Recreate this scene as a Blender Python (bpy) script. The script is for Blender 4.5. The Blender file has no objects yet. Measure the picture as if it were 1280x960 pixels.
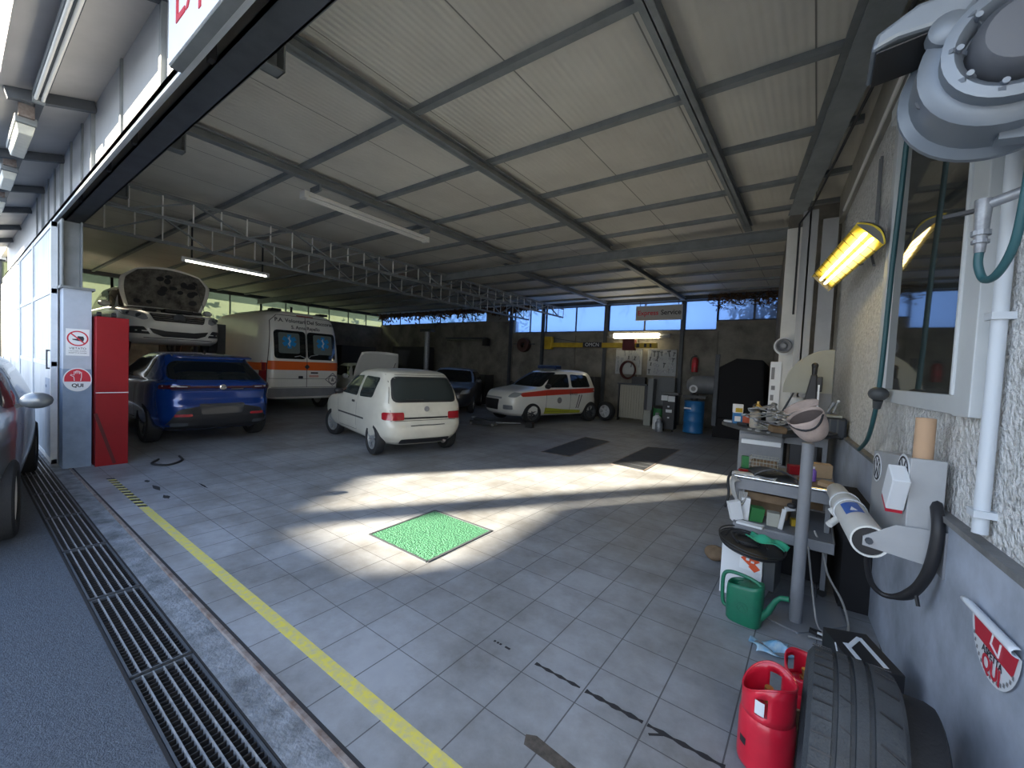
import bpy, bmesh, math, random
from mathutils import Vector, Matrix
random.seed(7)
PI = math.pi
C = bpy.context.scene.collection
S = bpy.context.scene
# ------------------------------------------------------------------ camera
CAM_H, FPX = 1.55, 517.4
YAW, PITCH, ROLL = 0.6340, -0.0403, 0.0464
fw = Vector((-math.sin(YAW)*math.cos(PITCH), math.cos(YAW)*math.cos(PITCH), math.sin(PITCH)))
r0 = Vector((math.cos(YAW), math.sin(YAW), 0)); u0 = r0.cross(fw)
rv = r0*math.cos(ROLL) + u0*math.sin(ROLL); uv = -r0*math.sin(ROLL) + u0*math.cos(ROLL)
cd = bpy.data.cameras.new('camera'); cam = bpy.data.objects.new('camera', cd); C.objects.link(cam)
cam.matrix_world = Matrix(((rv.x, uv.x, -fw.x, 0), (rv.y, uv.y, -fw.y, 0), (rv.z, uv.z, -fw.z, CAM_H), (0, 0, 0, 1)))
cd.sensor_width = 36; cd.lens = FPX*36/1280; cd.clip_start = 0.02; cd.clip_end = 300
S.camera = cam
# ------------------------------------------------------------------ light
S.view_settings.view_transform = 'Standard'; S.view_settings.look = 'None'
S.view_settings.gamma = 1; S.view_settings.use_curve_mapping = False
S.view_settings.exposure = 0.3
WORLD_STRENGTH = 3.3
SUN_STRENGTH = 33.0
wd = bpy.data.worlds.new('sky'); S.world = wd; wd.use_nodes = True
nt = wd.node_tree; bg = nt.nodes['Background']
tc = nt.nodes.new('ShaderNodeTexCoord'); sx = nt.nodes.new('ShaderNodeSeparateXYZ'); cr = nt.nodes.new('ShaderNodeValToRGB')
nt.links.new(tc.outputs['Generated'], sx.inputs[0]); nt.links.new(sx.outputs[2], cr.inputs[0]); nt.links.new(cr.outputs[0], bg.inputs[0])
el = cr.color_ramp.elements
el[0].position = 0.0; el[0].color = (0.86, 0.93, 1.0, 1); el[1].position = 0.75; el[1].color = (0.22, 0.34, 0.58, 1)
e2 = el.new(0.28); e2.color = (0.66, 0.78, 0.95, 1)
bg.inputs[1].default_value = WORLD_STRENGTH
sd = bpy.data.lights.new('sun', 'SUN'); sun = bpy.data.objects.new('sun', sd); C.objects.link(sun)
sd.energy = SUN_STRENGTH; sd.angle = math.radians(0.4); sd.color = (1.0, 0.87, 0.66)
sun.location = (-10, -12, 14)
sun.rotation_euler = Vector((0.4995, 0.777, -0.381)).to_track_quat('-Z', 'Y').to_euler()
# ------------------------------------------------------------------ materials
def mat(name, col, rough=0.6, metal=0.0, var=0.0, vscale=8.0, bump=0.0, bscale=60.0, bdist=0.02, spec=0.5, coat=0.0, emit=None, estr=0.0, alpha=1.0, dirt=None, trans=0.0):
    m = bpy.data.materials.new(name); m.use_nodes = True
    t = m.node_tree; b = t.nodes['Principled BSDF']
    c4 = (col[0], col[1], col[2], 1)
    b.inputs['Base Color'].default_value = c4; b.inputs['Roughness'].default_value = rough; b.inputs['Metallic'].default_value = metal
    b.inputs['Specular IOR Level'].default_value = spec; b.inputs['Coat Weight'].default_value = coat; b.inputs['Coat Roughness'].default_value = 0.05
    b.inputs['Alpha'].default_value = alpha; b.inputs['Transmission Weight'].default_value = trans
    tcn = t.nodes.new('ShaderNodeTexCoord')
    if var > 0:
        n = t.nodes.new('ShaderNodeTexNoise'); n.inputs['Scale'].default_value = vscale; n.inputs['Detail'].default_value = 6; n.inputs['Roughness'].default_value = 0.65
        t.links.new(tcn.outputs['Object'], n.inputs['Vector'])
        r = t.nodes.new('ShaderNodeValToRGB'); d = dirt or tuple(max(0, x*(1-var)) for x in col)
        r.color_ramp.elements[0].position = 0.32; r.color_ramp.elements[0].color = (d[0], d[1], d[2], 1)
        r.color_ramp.elements[1].position = 0.62; r.color_ramp.elements[1].color = c4
        t.links.new(n.outputs['Fac'], r.inputs[0]); t.links.new(r.outputs[0], b.inputs['Base Color'])
    if bump > 0:
        n2 = t.nodes.new('ShaderNodeTexNoise'); n2.inputs['Scale'].default_value = bscale; n2.inputs['Detail'].default_value = 4
        t.links.new(tcn.outputs['Object'], n2.inputs['Vector'])
        bp = t.nodes.new('ShaderNodeBump'); bp.inputs['Strength'].default_value = bump; bp.inputs['Distance'].default_value = bdist
        t.links.new(n2.outputs['Fac'], bp.inputs['Height']); t.links.new(bp.outputs[0], b.inputs['Normal'])
    if emit:
        b.inputs['Emission Color'].default_value = (emit[0], emit[1], emit[2], 1); b.inputs['Emission Strength'].default_value = estr
    return m

def mnode(t, op, a, b=None, c=None):
    n = t.nodes.new('ShaderNodeMath'); n.operation = op
    for i, v in enumerate((a, b, c)):
        if v is None: continue
        if isinstance(v, (int, float)): n.inputs[i].default_value = v
        else: t.links.new(v, n.inputs[i])
    return n.outputs[0]

def tile_material():
    m = bpy.data.materials.new('grey_floor_tiles'); m.use_nodes = True; t = m.node_tree; b = t.nodes['Principled BSDF']
    tcn = t.nodes.new('ShaderNodeTexCoord'); sp = t.nodes.new('ShaderNodeSeparateXYZ'); t.links.new(tcn.outputs['Object'], sp.inputs[0])
    sz = 0.30414
    def line(o, off, w):
        f = mnode(t, 'FRACT', mnode(t, 'DIVIDE', mnode(t, 'ADD', o, -off + 100*sz), sz))
        d = mnode(t, 'MINIMUM', f, mnode(t, 'SUBTRACT', 1.0, f))
        return mnode(t, 'LESS_THAN', d, w/sz)
    yy = mnode(t, 'ADD', sp.outputs[1], 0)
    # rows in front of the black tape are a shade shorter than those behind it
    lo = mnode(t, 'LESS_THAN', yy, 2.011)
    ysc = mnode(t, 'ADD', 2.011, mnode(t, 'DIVIDE', mnode(t, 'SUBTRACT', yy, 2.011), mnode(t, 'SUBTRACT', 1.0, mnode(t, 'MULTIPLY', lo, 0.05))))
    lines = mnode(t, 'MAXIMUM', line(sp.outputs[0], -1.1235, 0.0032), line(ysc, 2.011, 0.0026))
    ix = mnode(t, 'FLOOR', mnode(t, 'DIVIDE', mnode(t, 'ADD', sp.outputs[0], 1.1235), sz)); iy = mnode(t, 'FLOOR', mnode(t, 'DIVIDE', mnode(t, 'ADD', ysc, -2.011), sz))
    cmb = t.nodes.new('ShaderNodeCombineXYZ'); t.links.new(ix, cmb.inputs[0]); t.links.new(iy, cmb.inputs[1])
    wn = t.nodes.new('ShaderNodeTexWhiteNoise'); t.links.new(cmb.outputs[0], wn.inputs['Vector'])
    n = t.nodes.new('ShaderNodeTexNoise'); n.inputs['Scale'].default_value = 1.3; n.inputs['Detail'].default_value = 8; n.inputs['Roughness'].default_value = 0.7
    t.links.new(tcn.outputs['Object'], n.inputs['Vector'])
    r = t.nodes.new('ShaderNodeValToRGB'); e = r.color_ramp.elements
    e[0].position = 0.30; e[0].color = (0.15, 0.148, 0.142, 1); e[1].position = 0.60; e[1].color = (0.30, 0.318, 0.345, 1)
    t.links.new(n.outputs['Fac'], r.inputs[0])
    n3 = t.nodes.new('ShaderNodeTexNoise'); n3.inputs['Scale'].default_value = 14; n3.inputs['Detail'].default_value = 5
    t.links.new(tcn.outputs['Object'], n3.inputs['Vector'])
    fac = mnode(t, 'ADD', mnode(t, 'MULTIPLY', wn.outputs[0], 0.10), mnode(t, 'ADD', 0.82, mnode(t, 'MULTIPLY', n3.outputs['Fac'], 0.2)))
    mx = t.nodes.new('ShaderNodeMix'); mx.data_type = 'RGBA'; mx.blend_type = 'MULTIPLY'; mx.inputs[0].default_value = 1
    cc = t.nodes.new('ShaderNodeCombineColor'); [t.links.new(fac, cc.inputs[i]) for i in range(3)]
    t.links.new(r.outputs[0], mx.inputs[6]); t.links.new(cc.outputs[0], mx.inputs[7])
    m2 = t.nodes.new('ShaderNodeMix'); m2.data_type = 'RGBA'
    t.links.new(mnode(t, 'MULTIPLY', lines, 0.85), m2.inputs[0]); t.links.new(mx.outputs[2], m2.inputs[6]); m2.inputs[7].default_value = (0.055, 0.055, 0.06, 1)
    t.links.new(m2.outputs[2], b.inputs['Base Color'])
    b.inputs['Specular IOR Level'].default_value = 0.4
    t.links.new(mnode(t, 'ADD', 0.36, mnode(t, 'MULTIPLY', n.outputs['Fac'], 0.3)), b.inputs['Roughness'])
    bp = t.nodes.new('ShaderNodeBump'); bp.inputs['Strength'].default_value = 0.25; bp.inputs['Distance'].default_value = 0.004; bp.invert = True
    t.links.new(lines, bp.inputs['Height']); t.links.new(bp.outputs[0], b.inputs['Normal'])
    return m

def panel_material(name, col, col2, axis=0, period=0.12, depth=0.004, rough=0.5, seam=None, soft=0.35):
    """ribbed sheet: fine ribs across one axis, faint blotches, optional dark seams along the ribs"""
    m = bpy.data.materials.new(name); m.use_nodes = True; t = m.node_tree; b = t.nodes['Principled BSDF']
    tcn = t.nodes.new('ShaderNodeTexCoord'); sp = t.nodes.new('ShaderNodeSeparateXYZ'); t.links.new(tcn.outputs['Object'], sp.inputs[0])
    n = t.nodes.new('ShaderNodeTexNoise'); n.inputs['Scale'].default_value = 0.9; n.inputs['Detail'].default_value = 7; n.inputs['Roughness'].default_value = 0.6
    t.links.new(tcn.outputs['Object'], n.inputs['Vector'])
    r = t.nodes.new('ShaderNodeValToRGB'); e = r.color_ramp.elements
    e[0].position = soft; e[0].color = (*col2, 1); e[1].position = 0.65; e[1].color = (*col, 1)
    t.links.new(n.outputs['Fac'], r.inputs[0]); out = r.outputs[0]
    if seam:
        f = mnode(t, 'FRACT', mnode(t, 'ADD', mnode(t, 'DIVIDE', sp.outputs[axis], seam[0]), seam[1]))
        ln = mnode(t, 'LESS_THAN', f, 0.012/seam[0])
        m2 = t.nodes.new('ShaderNodeMix'); m2.data_type = 'RGBA'; t.links.new(mnode(t, 'MULTIPLY', ln, 0.75), m2.inputs[0]); t.links.new(out, m2.inputs[6]); m2.inputs[7].default_value = (0.06, 0.06, 0.055, 1)
        out = m2.outputs[2]
    t.links.new(out, b.inputs['Base Color']); b.inputs['Roughness'].default_value = rough
    w = mnode(t, 'SINE', mnode(t, 'MULTIPLY', sp.outputs[axis], 2*PI/period))
    bp = t.nodes.new('ShaderNodeBump'); bp.inputs['Strength'].default_value = 0.5; bp.inputs['Distance'].default_value = depth
    t.links.new(w, bp.inputs['Height']); t.links.new(bp.outputs[0], b.inputs['Normal'])
    return m

def pane_material(name, col, clear=0.6, rough=0.1):
    m = bpy.data.materials.new(name); m.use_nodes = True; t = m.node_tree; t.nodes.remove(t.nodes['Principled BSDF'])
    o = t.nodes['Material Output']
    tr = t.nodes.new('ShaderNodeBsdfTransparent'); tr.inputs[0].default_value = (*col, 1)
    tl = t.nodes.new('ShaderNodeBsdfTranslucent'); tl.inputs[0].default_value = (*col, 1)
    gl = t.nodes.new('ShaderNodeBsdfGlossy'); gl.inputs['Roughness'].default_value = rough
    m1 = t.nodes.new('ShaderNodeMixShader'); m1.inputs[0].default_value = clear; t.links.new(tl.outputs[0], m1.inputs[1]); t.links.new(tr.outputs[0], m1.inputs[2])
    m2 = t.nodes.new('ShaderNodeMixShader'); m2.inputs[0].default_value = 0.06; t.links.new(m1.outputs[0], m2.inputs[1]); t.links.new(gl.outputs[0], m2.inputs[2])
    t.links.new(m2.outputs[0], o.inputs['Surface'])
    return m

M = {}
def dm(k, *a, **kw): M[k] = mat(k, *a, **kw); return M[k]
dm('asphalt', (0.095, 0.115, 0.145), 0.9, var=0.3, vscale=60, bump=0.8, bscale=170, dirt=(0.055, 0.066, 0.085))
dm('kerb_concrete', (0.22, 0.24, 0.265), 0.85, var=0.6, vscale=7, bump=0.5, bscale=50)
dm('forecourt', (0.5, 0.48, 0.44), 0.9, var=.2, vscale=2)
dm('channel_black', (0.012, 0.012, 0.014), 0.9)
dm('galvanised', (0.36, 0.38, 0.41), 0.45, 0.4, var=0.4, vscale=20)
dm('rusty_steel', (0.27, 0.24, 0.225), 0.6, 0.2, var=0.5, vscale=12, dirt=(0.13, 0.085, 0.065))
dm('grey_steel', (0.23, 0.25, 0.26), 0.55, 0.2, var=0.25, vscale=4)
dm('dark_steel', (0.075, 0.085, 0.10), 0.6, 0.2, var=0.3, vscale=4)
dm('bright_sheet', (0.62, 0.66, 0.70), 0.45, 0.1, var=0.2, vscale=3)
dm('white_paint', (0.70, 0.70, 0.67), 0.6, var=0.12, vscale=3)
dm('pillar_paint', (0.44, 0.49, 0.57), 0.6, var=0.12, vscale=4)
dm('pillar_blue', (0.22, 0.30, 0.42), 0.55, var=0.2, vscale=5)
dm('concrete', (0.24, 0.225, 0.195), 0.9, var=0.55, vscale=1.6, bump=0.3, bscale=30)
dm('plaster', (0.88, 0.88, 0.87), 0.9, var=0.25, vscale=26, bump=1.0, bscale=34, bdist=0.06, dirt=(0.62, 0.62, 0.60))
dm('smooth_plaster', (0.42, 0.41, 0.37), 0.85, var=0.2, vscale=3)
dm('dado_blue', (0.46, 0.51, 0.60), 0.5, var=0.35, vscale=2.2, dirt=(0.25, 0.28, 0.33))
dm('dado_cap', (0.20, 0.20, 0.20), 0.7, var=0.4, vscale=9)
dm('red_paint', (0.27, 0.008, 0.014), 0.4, var=0.12, vscale=3, spec=0.3)
dm('dark_red_mark', (0.09, 0.006, 0.008), 0.6)
dm('green_hatch', (0.075, 0.24, 0.14), 0.5, var=0.6, vscale=45, dirt=(0.03, 0.11, 0.065), bump=1.0, bscale=70)
dm('yellow_tape', (0.62, 0.54, 0.07), 0.7, var=0.75, vscale=26, dirt=(0.42, 0.40, 0.26))
dm('black_tape', (0.022, 0.022, 0.025), 0.8)
dm('brown_tape', (0.10, 0.085, 0.07), 0.8, var=0.6, vscale=18)
dm('rubber', (0.018, 0.019, 0.021), 0.75, bump=0.2, bscale=90)
dm('tyre_grey', (0.042, 0.048, 0.054), 0.8, bump=0.25, bscale=120, var=0.3, vscale=10)
dm('alloy', (0.58, 0.59, 0.60), 0.3, 0.15)
dm('hubcap', (0.40, 0.42, 0.43), 0.35, 0.6)
dm('car_white', (0.78, 0.78, 0.73), 0.30, coat=0.6, var=0.06, vscale=2)
dm('car_cream', (0.60, 0.58, 0.50), 0.34, coat=0.5, var=0.14, vscale=2.5)
dm('car_blue', (0.003, 0.035, 0.20), 0.22, 0.25, coat=1.0)
dm('car_silver', (0.20, 0.22, 0.24), 0.3, 0.5, coat=0.6)
dm('car_dark', (0.035, 0.037, 0.042), 0.35, coat=0.5)
dm('car_glass', (0.010, 0.013, 0.014), 0.06, spec=0.7)
dm('light_glass', (0.028, 0.036, 0.036), 0.07, spec=0.5)
dm('black_plastic', (0.015, 0.015, 0.017), 0.5)
dm('shut_line', (0.05, 0.05, 0.05), 0.8)
dm('dark_grey_plastic', (0.06, 0.065, 0.07), 0.5)
dm('tail_red', (0.30, 0.012, 0.02), 0.2, coat=0.7)
dm('tail_dark', (0.05, 0.006, 0.01), 0.15, coat=0.7)
dm('lamp_clear', (0.30, 0.32, 0.33), 0.08, 0.0, coat=.5)
dm('pale_grey', (0.40, 0.41, 0.42), 0.5, var=0.1, vscale=4)
dm('chrome', (0.72, 0.73, 0.74), 0.16, 1.0)
dm('orange_band', (0.78, 0.13, 0.015), 0.45)
dm('red_band', (0.55, 0.05, 0.03), 0.45)
dm('lime_band', (0.44, 0.46, 0.03), 0.45)
dm('star_blue', (0.01, 0.25, 0.60), 0.4)
dm('sign_white', (0.74, 0.77, 0.80), 0.5)
dm('sign_red', (0.55, 0.02, 0.045), 0.5)
dm('ink', (0.03, 0.03, 0.04), 0.7)
dm('ink_grey', (0.22, 0.22, 0.23), 0.7)
dm('yellow_steel', (0.55, 0.37, 0.02), 0.5, var=0.3, vscale=5)
dm('tube_on', (1, 1, 1), 0.4, emit=(1.0, 0.97, 0.88), estr=10.0)
dm('tube_warm', (1, 1, 1), 0.4, emit=(1.0, 0.86, 0.52), estr=9.0)
dm('tube_heat', (1, 0.9, 0.5), 0.4, emit=(1.0, 0.80, 0.35), estr=8.0)
dm('reflector_yellow', (0.80, 0.62, 0.06), 0.35, 0.3)
dm('tube_off', (0.70, 0.70, 0.67), 0.3)
dm('diffuser', (0.62, 0.62, 0.55), 0.5, var=0.15, vscale=14)
dm('extinguisher_red', (0.36, 0.02, 0.03), 0.35, coat=0.3)
dm('gas_red', (0.62, 0.012, 0.035), 0.35, coat=0.35, var=0.15, vscale=7)
dm('brass', (0.55, 0.40, 0.15), 0.4, 0.9)
dm('barrel_blue', (0.02, 0.15, 0.38), 0.4)
dm('bin_green', (0.03, 0.17, 0.05), 0.5)
dm('can_green', (0.012, 0.16, 0.085), 0.42, var=0.4, vscale=10, dirt=(0.012, 0.12, 0.07))
dm('cap_pink', (0.46, 0.37, 0.33), 0.9, var=0.15, vscale=20)
dm('machine_grey', (0.21, 0.22, 0.24), 0.5, var=0.15, vscale=4)
dm('fan_grey', (0.20, 0.235, 0.28), 0.42, 0.25, var=0.12, vscale=4)
dm('fan_dark', (0.10, 0.11, 0.13), 0.5, 0.2)
dm('pale_sheet', (0.33, 0.335, 0.29), 0.6, var=0.1, vscale=3)
dm('cardboard', (0.42, 0.29, 0.17), 0.85, var=0.15, vscale=8)
dm('dark_card', (0.20, 0.135, 0.08), 0.85, var=0.3, vscale=8)
dm('paper', (0.66, 0.68, 0.70), 0.7)
dm('hose_teal', (0.028, 0.10, 0.115), 0.45)
dm('cable_grey', (0.30, 0.30, 0.29), 0.6)
dm('pipe_white', (0.60, 0.64, 0.68), 0.5)
dm('frame_white', (0.62, 0.65, 0.66), 0.45, var=0.08, vscale=3)
dm('window_dark_glass', (0.035, 0.037, 0.033), 0.04, spec=0.9)
dm('blue_label', (0.03, 0.12, 0.45), 0.5)
dm('green_plastic', (0.03, 0.33, 0.20), 0.45)
dm('leaf_green', (0.075, 0.16, 0.035), 0.8, var=0.5, vscale=5)
dm('leaf_dry', (0.14, 0.075, 0.035), 0.9, var=0.5, vscale=6)
dm('bark', (0.07, 0.055, 0.045), 0.9)
dm('blocker_plaster', (0.36, 0.31, 0.25), 0.9, var=0.15, vscale=2)
dm('blocker_clay', (0.25, 0.10, 0.06), 0.9)
dm('wire', (0.02, 0.02, 0.022), 0.7)
dm('tan_card', (0.52, 0.34, 0.21), 0.85)
dm('orange_diamond', (0.72, 0.10, 0.03), 0.6)
dm('radiator_cream', (0.34, 0.32, 0.26), 0.6)
dm('pegboard', (0.36, 0.38, 0.40), 0.6, var=0.15, vscale=3)
dm('pit_grate', (0.045, 0.055, 0.065), 0.55, 0.4)
M['tiles'] = tile_material()
M['roof_sheet'] = panel_material('roof_sheet', (0.60, 0.58, 0.52), (0.50, 0.48, 0.43), 0, 0.06, 0.003, 0.55, seam=(1.0, 0.16))
M['canopy_sheet'] = panel_material('canopy_sheet', (0.42, 0.41, 0.41), (0.32, 0.31, 0.31), 0, 0.5, 0.002, 0.5)
M['door_sheet'] = panel_material('door_sheet', (0.36, 0.41, 0.45), (0.20, 0.25, 0.29), 0, 0.17, 0.012, 0.35)
M['door_lower'] = panel_material('door_lower', (0.36, 0.42, 0.48), (0.17, 0.22, 0.28), 0, 0.4, 0.004, 0.4)
M['fascia_sheet'] = panel_material('fascia_sheet', (0.45, 0.47, 0.49), (0.36, 0.38, 0.40), 0, 0.9, 0.002, 0.4)
M['sky_pane'] = pane_material('sky_pane', (0.34, 0.46, 0.66), 0.62)
M['green_pane'] = pane_material('green_pane', (0.27, 0.30, 0.24), 0.35)

# ------------------------------------------------------------------ mesh helpers
class MB:
    def __init__(self): self.v = []; self.f = []; self.mi = []; self.X = Matrix.Identity(4)
    def at(self, x=0, y=0, z=0, rz=0, rx=0, ry=0):
        self.X = Matrix.Translation((x, y, z)) @ Matrix.Rotation(rz, 4, 'Z') @ Matrix.Rotation(ry, 4, 'Y') @ Matrix.Rotation(rx, 4, 'X'); return self
    def add(self, vs, fs, mi=0):
        o = len(self.v); self.v += [tuple(self.X @ Vector(p)) for p in vs]
        self.f += [tuple(o+i for i in f) for f in fs]; self.mi += [mi]*len(fs); return self
    def box(self, cx, cy, cz, sx, sy, sz, mi=0):
        a, b, c = sx/2, sy/2, sz/2
        return self.add([(cx+i*a, cy+j*b, cz+k*c) for i in (-1, 1) for j in (-1, 1) for k in (-1, 1)],
            [(0, 1, 3, 2), (4, 6, 7, 5), (0, 4, 5, 1), (2, 3, 7, 6), (0, 2, 6, 4), (1, 5, 7, 3)], mi)
    def bx(self, x0, x1, y0, y1, z0, z1, mi=0): return self.box((x0+x1)/2, (y0+y1)/2, (z0+z1)/2, abs(x1-x0), abs(y1-y0), abs(z1-z0), mi)
    def bar(self, p0, p1, w, h=None, mi=0, up=(0, 0, 1)):
        p0, p1 = Vector(p0), Vector(p1); d = (p1-p0).normalized(); h = h or w
        u = Vector(up); s = d.cross(u)
        if s.length < 1e-4: s = d.cross(Vector((1, 0, 0)))
        s.normalize(); n = s.cross(d)
        vs = [p + s*a*w/2 + n*b*h/2 for p in (p0, p1) for a, b in ((-1, -1), (1, -1), (1, 1), (-1, 1))]
        return self.add(vs, [(3, 2, 1, 0), (4, 5, 6, 7), (0, 1, 5, 4), (1, 2, 6, 5), (2, 3, 7, 6), (3, 0, 4, 7)], mi)
    def tube(self, pts, r, seg=10, mi=0, caps=True, rs=None):
        P = [Vector(p) for p in pts]; n = len(P); rings = []
        t0 = (P[1]-P[0]).normalized(); a = t0.cross(Vector((0, 0, 1)))
        if a.length < 1e-3: a = t0.cross(Vector((1, 0, 0)))
        a.normalize()
        vs = []
        for i in range(n):
            t = (P[min(i+1, n-1)]-P[max(i-1, 0)]).normalized(); a = (a - t*a.dot(t)).normalized(); b = t.cross(a)
            rr = rs[i] if rs else r
            vs += [P[i] + (a*math.cos(2*PI*k/seg) + b*math.sin(2*PI*k/seg))*rr for k in range(seg)]
        fs = [(i*seg+k, i*seg+(k+1) % seg, (i+1)*seg+(k+1) % seg, (i+1)*seg+k) for i in range(n-1) for k in range(seg)]
        if caps: fs += [tuple(range(seg-1, -1, -1)), tuple((n-1)*seg+k for k in range(seg))]
        return self.add(vs, fs, mi)
    def cyl(self, p0, p1, r, r1=None, seg=20, mi=0): return self.tube([p0, p1], r, seg, mi, rs=[r, r if r1 is None else r1])
    def lathe(self, prof, seg=28, mi=0, close=False):
        vs = [(r*math.cos(2*PI*k/seg), r*math.sin(2*PI*k/seg), z) for r, z in prof for k in range(seg)]
        n = len(prof); fs = []
        for i in range(n-1 if not close else n):
            j = (i+1) % n
            fs += [(i*seg+k, i*seg+(k+1) % seg, j*seg+(k+1) % seg, j*seg+k) for k in range(seg)]
        if not close:
            if prof[0][0] > 1e-5: fs.append(tuple(range(seg-1, -1, -1)))
            if prof[-1][0] > 1e-5: fs.append(tuple((n-1)*seg+k for k in range(seg)))
        return self.add(vs, fs, mi)
    def prism(self, poly, t, mi=0):
        n = len(poly)
        return self.add([(x, y, 0) for x, y in poly] + [(x, y, t) for x, y in poly],
            [tuple(range(n-1, -1, -1)), tuple(range(n, 2*n))] + [(i, (i+1) % n, n+(i+1) % n, n+i) for i in range(n)], mi)
    def grid(self, fn, nu, nv, mi=0, flip=False):
        vs = [fn(i/nu, j/nv) for j in range(nv+1) for i in range(nu+1)]
        w = nu+1; fs = [(j*w+i, j*w+i+1, (j+1)*w+i+1, (j+1)*w+i) for j in range(nv) for i in range(nu)]
        if flip: fs = [f[::-1] for f in fs]
        return self.add(vs, fs, mi)
    def sphere(self, c, r, seg=14, rings=8, sc=(1, 1, 1), mi=0):
        return self.grid(lambda u, v: (c[0]+r*sc[0]*math.cos(2*PI*u)*math.sin(PI*v), c[1]+r*sc[1]*math.sin(2*PI*u)*math.sin(PI*v), c[2]-r*sc[2]*math.cos(PI*v)), seg, rings, mi)

def link(name, mb, mats, parent=None, smooth=None, bevel=0.0, solid=0.0):
    me = bpy.data.meshes.new(name); me.from_pydata(mb.v, [], mb.f)
    for m in (mats if isinstance(mats, (list, tuple)) else [mats]): me.materials.append(M[m] if isinstance(m, str) else m)
    me.polygons.foreach_set('material_index', mb.mi)
    bm = bmesh.new(); bm.from_mesh(me); bmesh.ops.remove_doubles(bm, verts=bm.verts, dist=1e-5)
    if not solid: bmesh.ops.recalc_face_normals(bm, faces=bm.faces)
    bm.to_mesh(me); bm.free()
    if smooth:
        me.polygons.foreach_set('use_smooth', [True]*len(me.polygons)); me.set_sharp_from_angle(angle=math.radians(smooth))
    me.update()
    o = bpy.data.objects.new(name, me); C.objects.link(o)
    if parent: o.parent = parent
    if bevel:
        b = o.modifiers.new('bevel', 'BEVEL'); b.width = bevel; b.segments = 2; b.limit_method = 'ANGLE'
    if solid:
        b = o.modifiers.new('solid', 'SOLIDIFY'); b.thickness = solid; b.offset = 0
    return o
def thing(name, label, cat, loc=(0, 0, 0), rz=0, group=None):
    o = bpy.data.objects.new(name, None); C.objects.link(o); o.empty_display_size = 0.1
    o.location = loc; o.rotation_euler = (0, 0, rz); o['label'] = label; o['category'] = cat
    if group: o['group'] = group
    return o
def tag(o, label, cat, group=None, kind=None):
    o['label'] = label; o['category'] = cat
    if group: o['group'] = group
    if kind: o['kind'] = kind
    return o
def struct(name, mb, mats, label=None, parent=None, **kw):
    o = link(name, mb, mats, parent, **kw)
    if not parent:
        o['kind'] = 'structure'
        if label: o['label'] = label; o['category'] = name.split('_')[0]
    return o
def copy_tree(o, parent=None):
    c = o.copy(); C.objects.link(c); c.parent = parent
    for ch in list(o.children): copy_tree(ch, c)
    return c
def text(name, s, size, m, parent, mtx, depth=0.001, align='CENTER', label=None, bold=0.0):
    cu = bpy.data.curves.new(name, 'FONT'); cu.body = s; cu.size = size; cu.extrude = depth; cu.align_x = align; cu.align_y = 'CENTER'; cu.offset = bold
    tmp = bpy.data.objects.new(name, cu); C.objects.link(tmp)
    dg = bpy.context.evaluated_depsgraph_get(); me = bpy.data.meshes.new_from_object(tmp.evaluated_get(dg))
    bpy.data.objects.remove(tmp)
    me.name = name; me.materials.clear(); me.materials.append(M[m]); me.transform(mtx)
    o = bpy.data.objects.new(name, me); C.objects.link(o)
    if parent: o.parent = parent
    return o
def face_mtx(o, xdir, updir):
    """text plane: x along xdir, y along updir, origin o"""
    x = Vector(xdir).normalized(); y = Vector(updir); y = (y - x*x.dot(y)).normalized(); z = x.cross(y)
    return Matrix(((x.x, y.x, z.x, o[0]), (x.y, y.y, z.y, o[1]), (x.z, y.z, z.z, o[2]), (0, 0, 0, 1)))
def catmull(P, n=6):
    P = [Vector(p) for p in P]; out = []
    for i in range(len(P)-1):
        a, b, c, d = P[max(i-1, 0)], P[i], P[i+1], P[min(i+2, len(P)-1)]
        for k in range(n):
            t = k/n; out.append(0.5*((2*b)+(c-a)*t+(2*a-5*b+4*c-d)*t*t+(3*b-a-3*c+d)*t**3))
    out.append(P[-1]); return out
# ------------------------------------------------------------------ setting
def wx(y, off=0.0): return 0.41 - 0.077*(y-3.5) - off
WRZ = math.atan(0.077)
def W(y, off, z): return Vector((wx(y, off), y, z))

struct('floor', MB().bx(-19.2, 1.2, 0.915, 13.9, -0.06, 0), 'tiles', 'worn grey square tiles covering the garage floor')
struct('trim_1', MB().bx(-7.7, 1.0, 0.893, 0.915, -0.05, 0.004), 'rusty_steel', 'rusty steel angle along the front edge of the tiles', bevel=0.002)
struct('trim_2', MB().bx(-16, 1.0, 0.755, 0.893, -0.07, -0.012), 'kerb_concrete', 'rough concrete strip between the drain and the tiles')
struct('trim_3', MB().bx(-16, 1.0, 0.49, 0.755, -0.16, -0.12).bx(-16, 1.0, 0.485, 0.497, -0.14, -0.014).bx(-16, 1.0, 0.748, 0.757, -0.14, -0.014), 'channel_black', 'dark channel below the drain grates')
struct('ground', MB().bx(-40, 14, -30, 0.485, -0.12, -0.02), 'asphalt', 'dark asphalt road in front of the garage')
struct('trim_4', MB().bx(-7.7, 1.0, 0.916, 0.932, -0.001, 0.0006), 'black_tape', 'dark dirt filled joint behind the steel edge')
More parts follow.
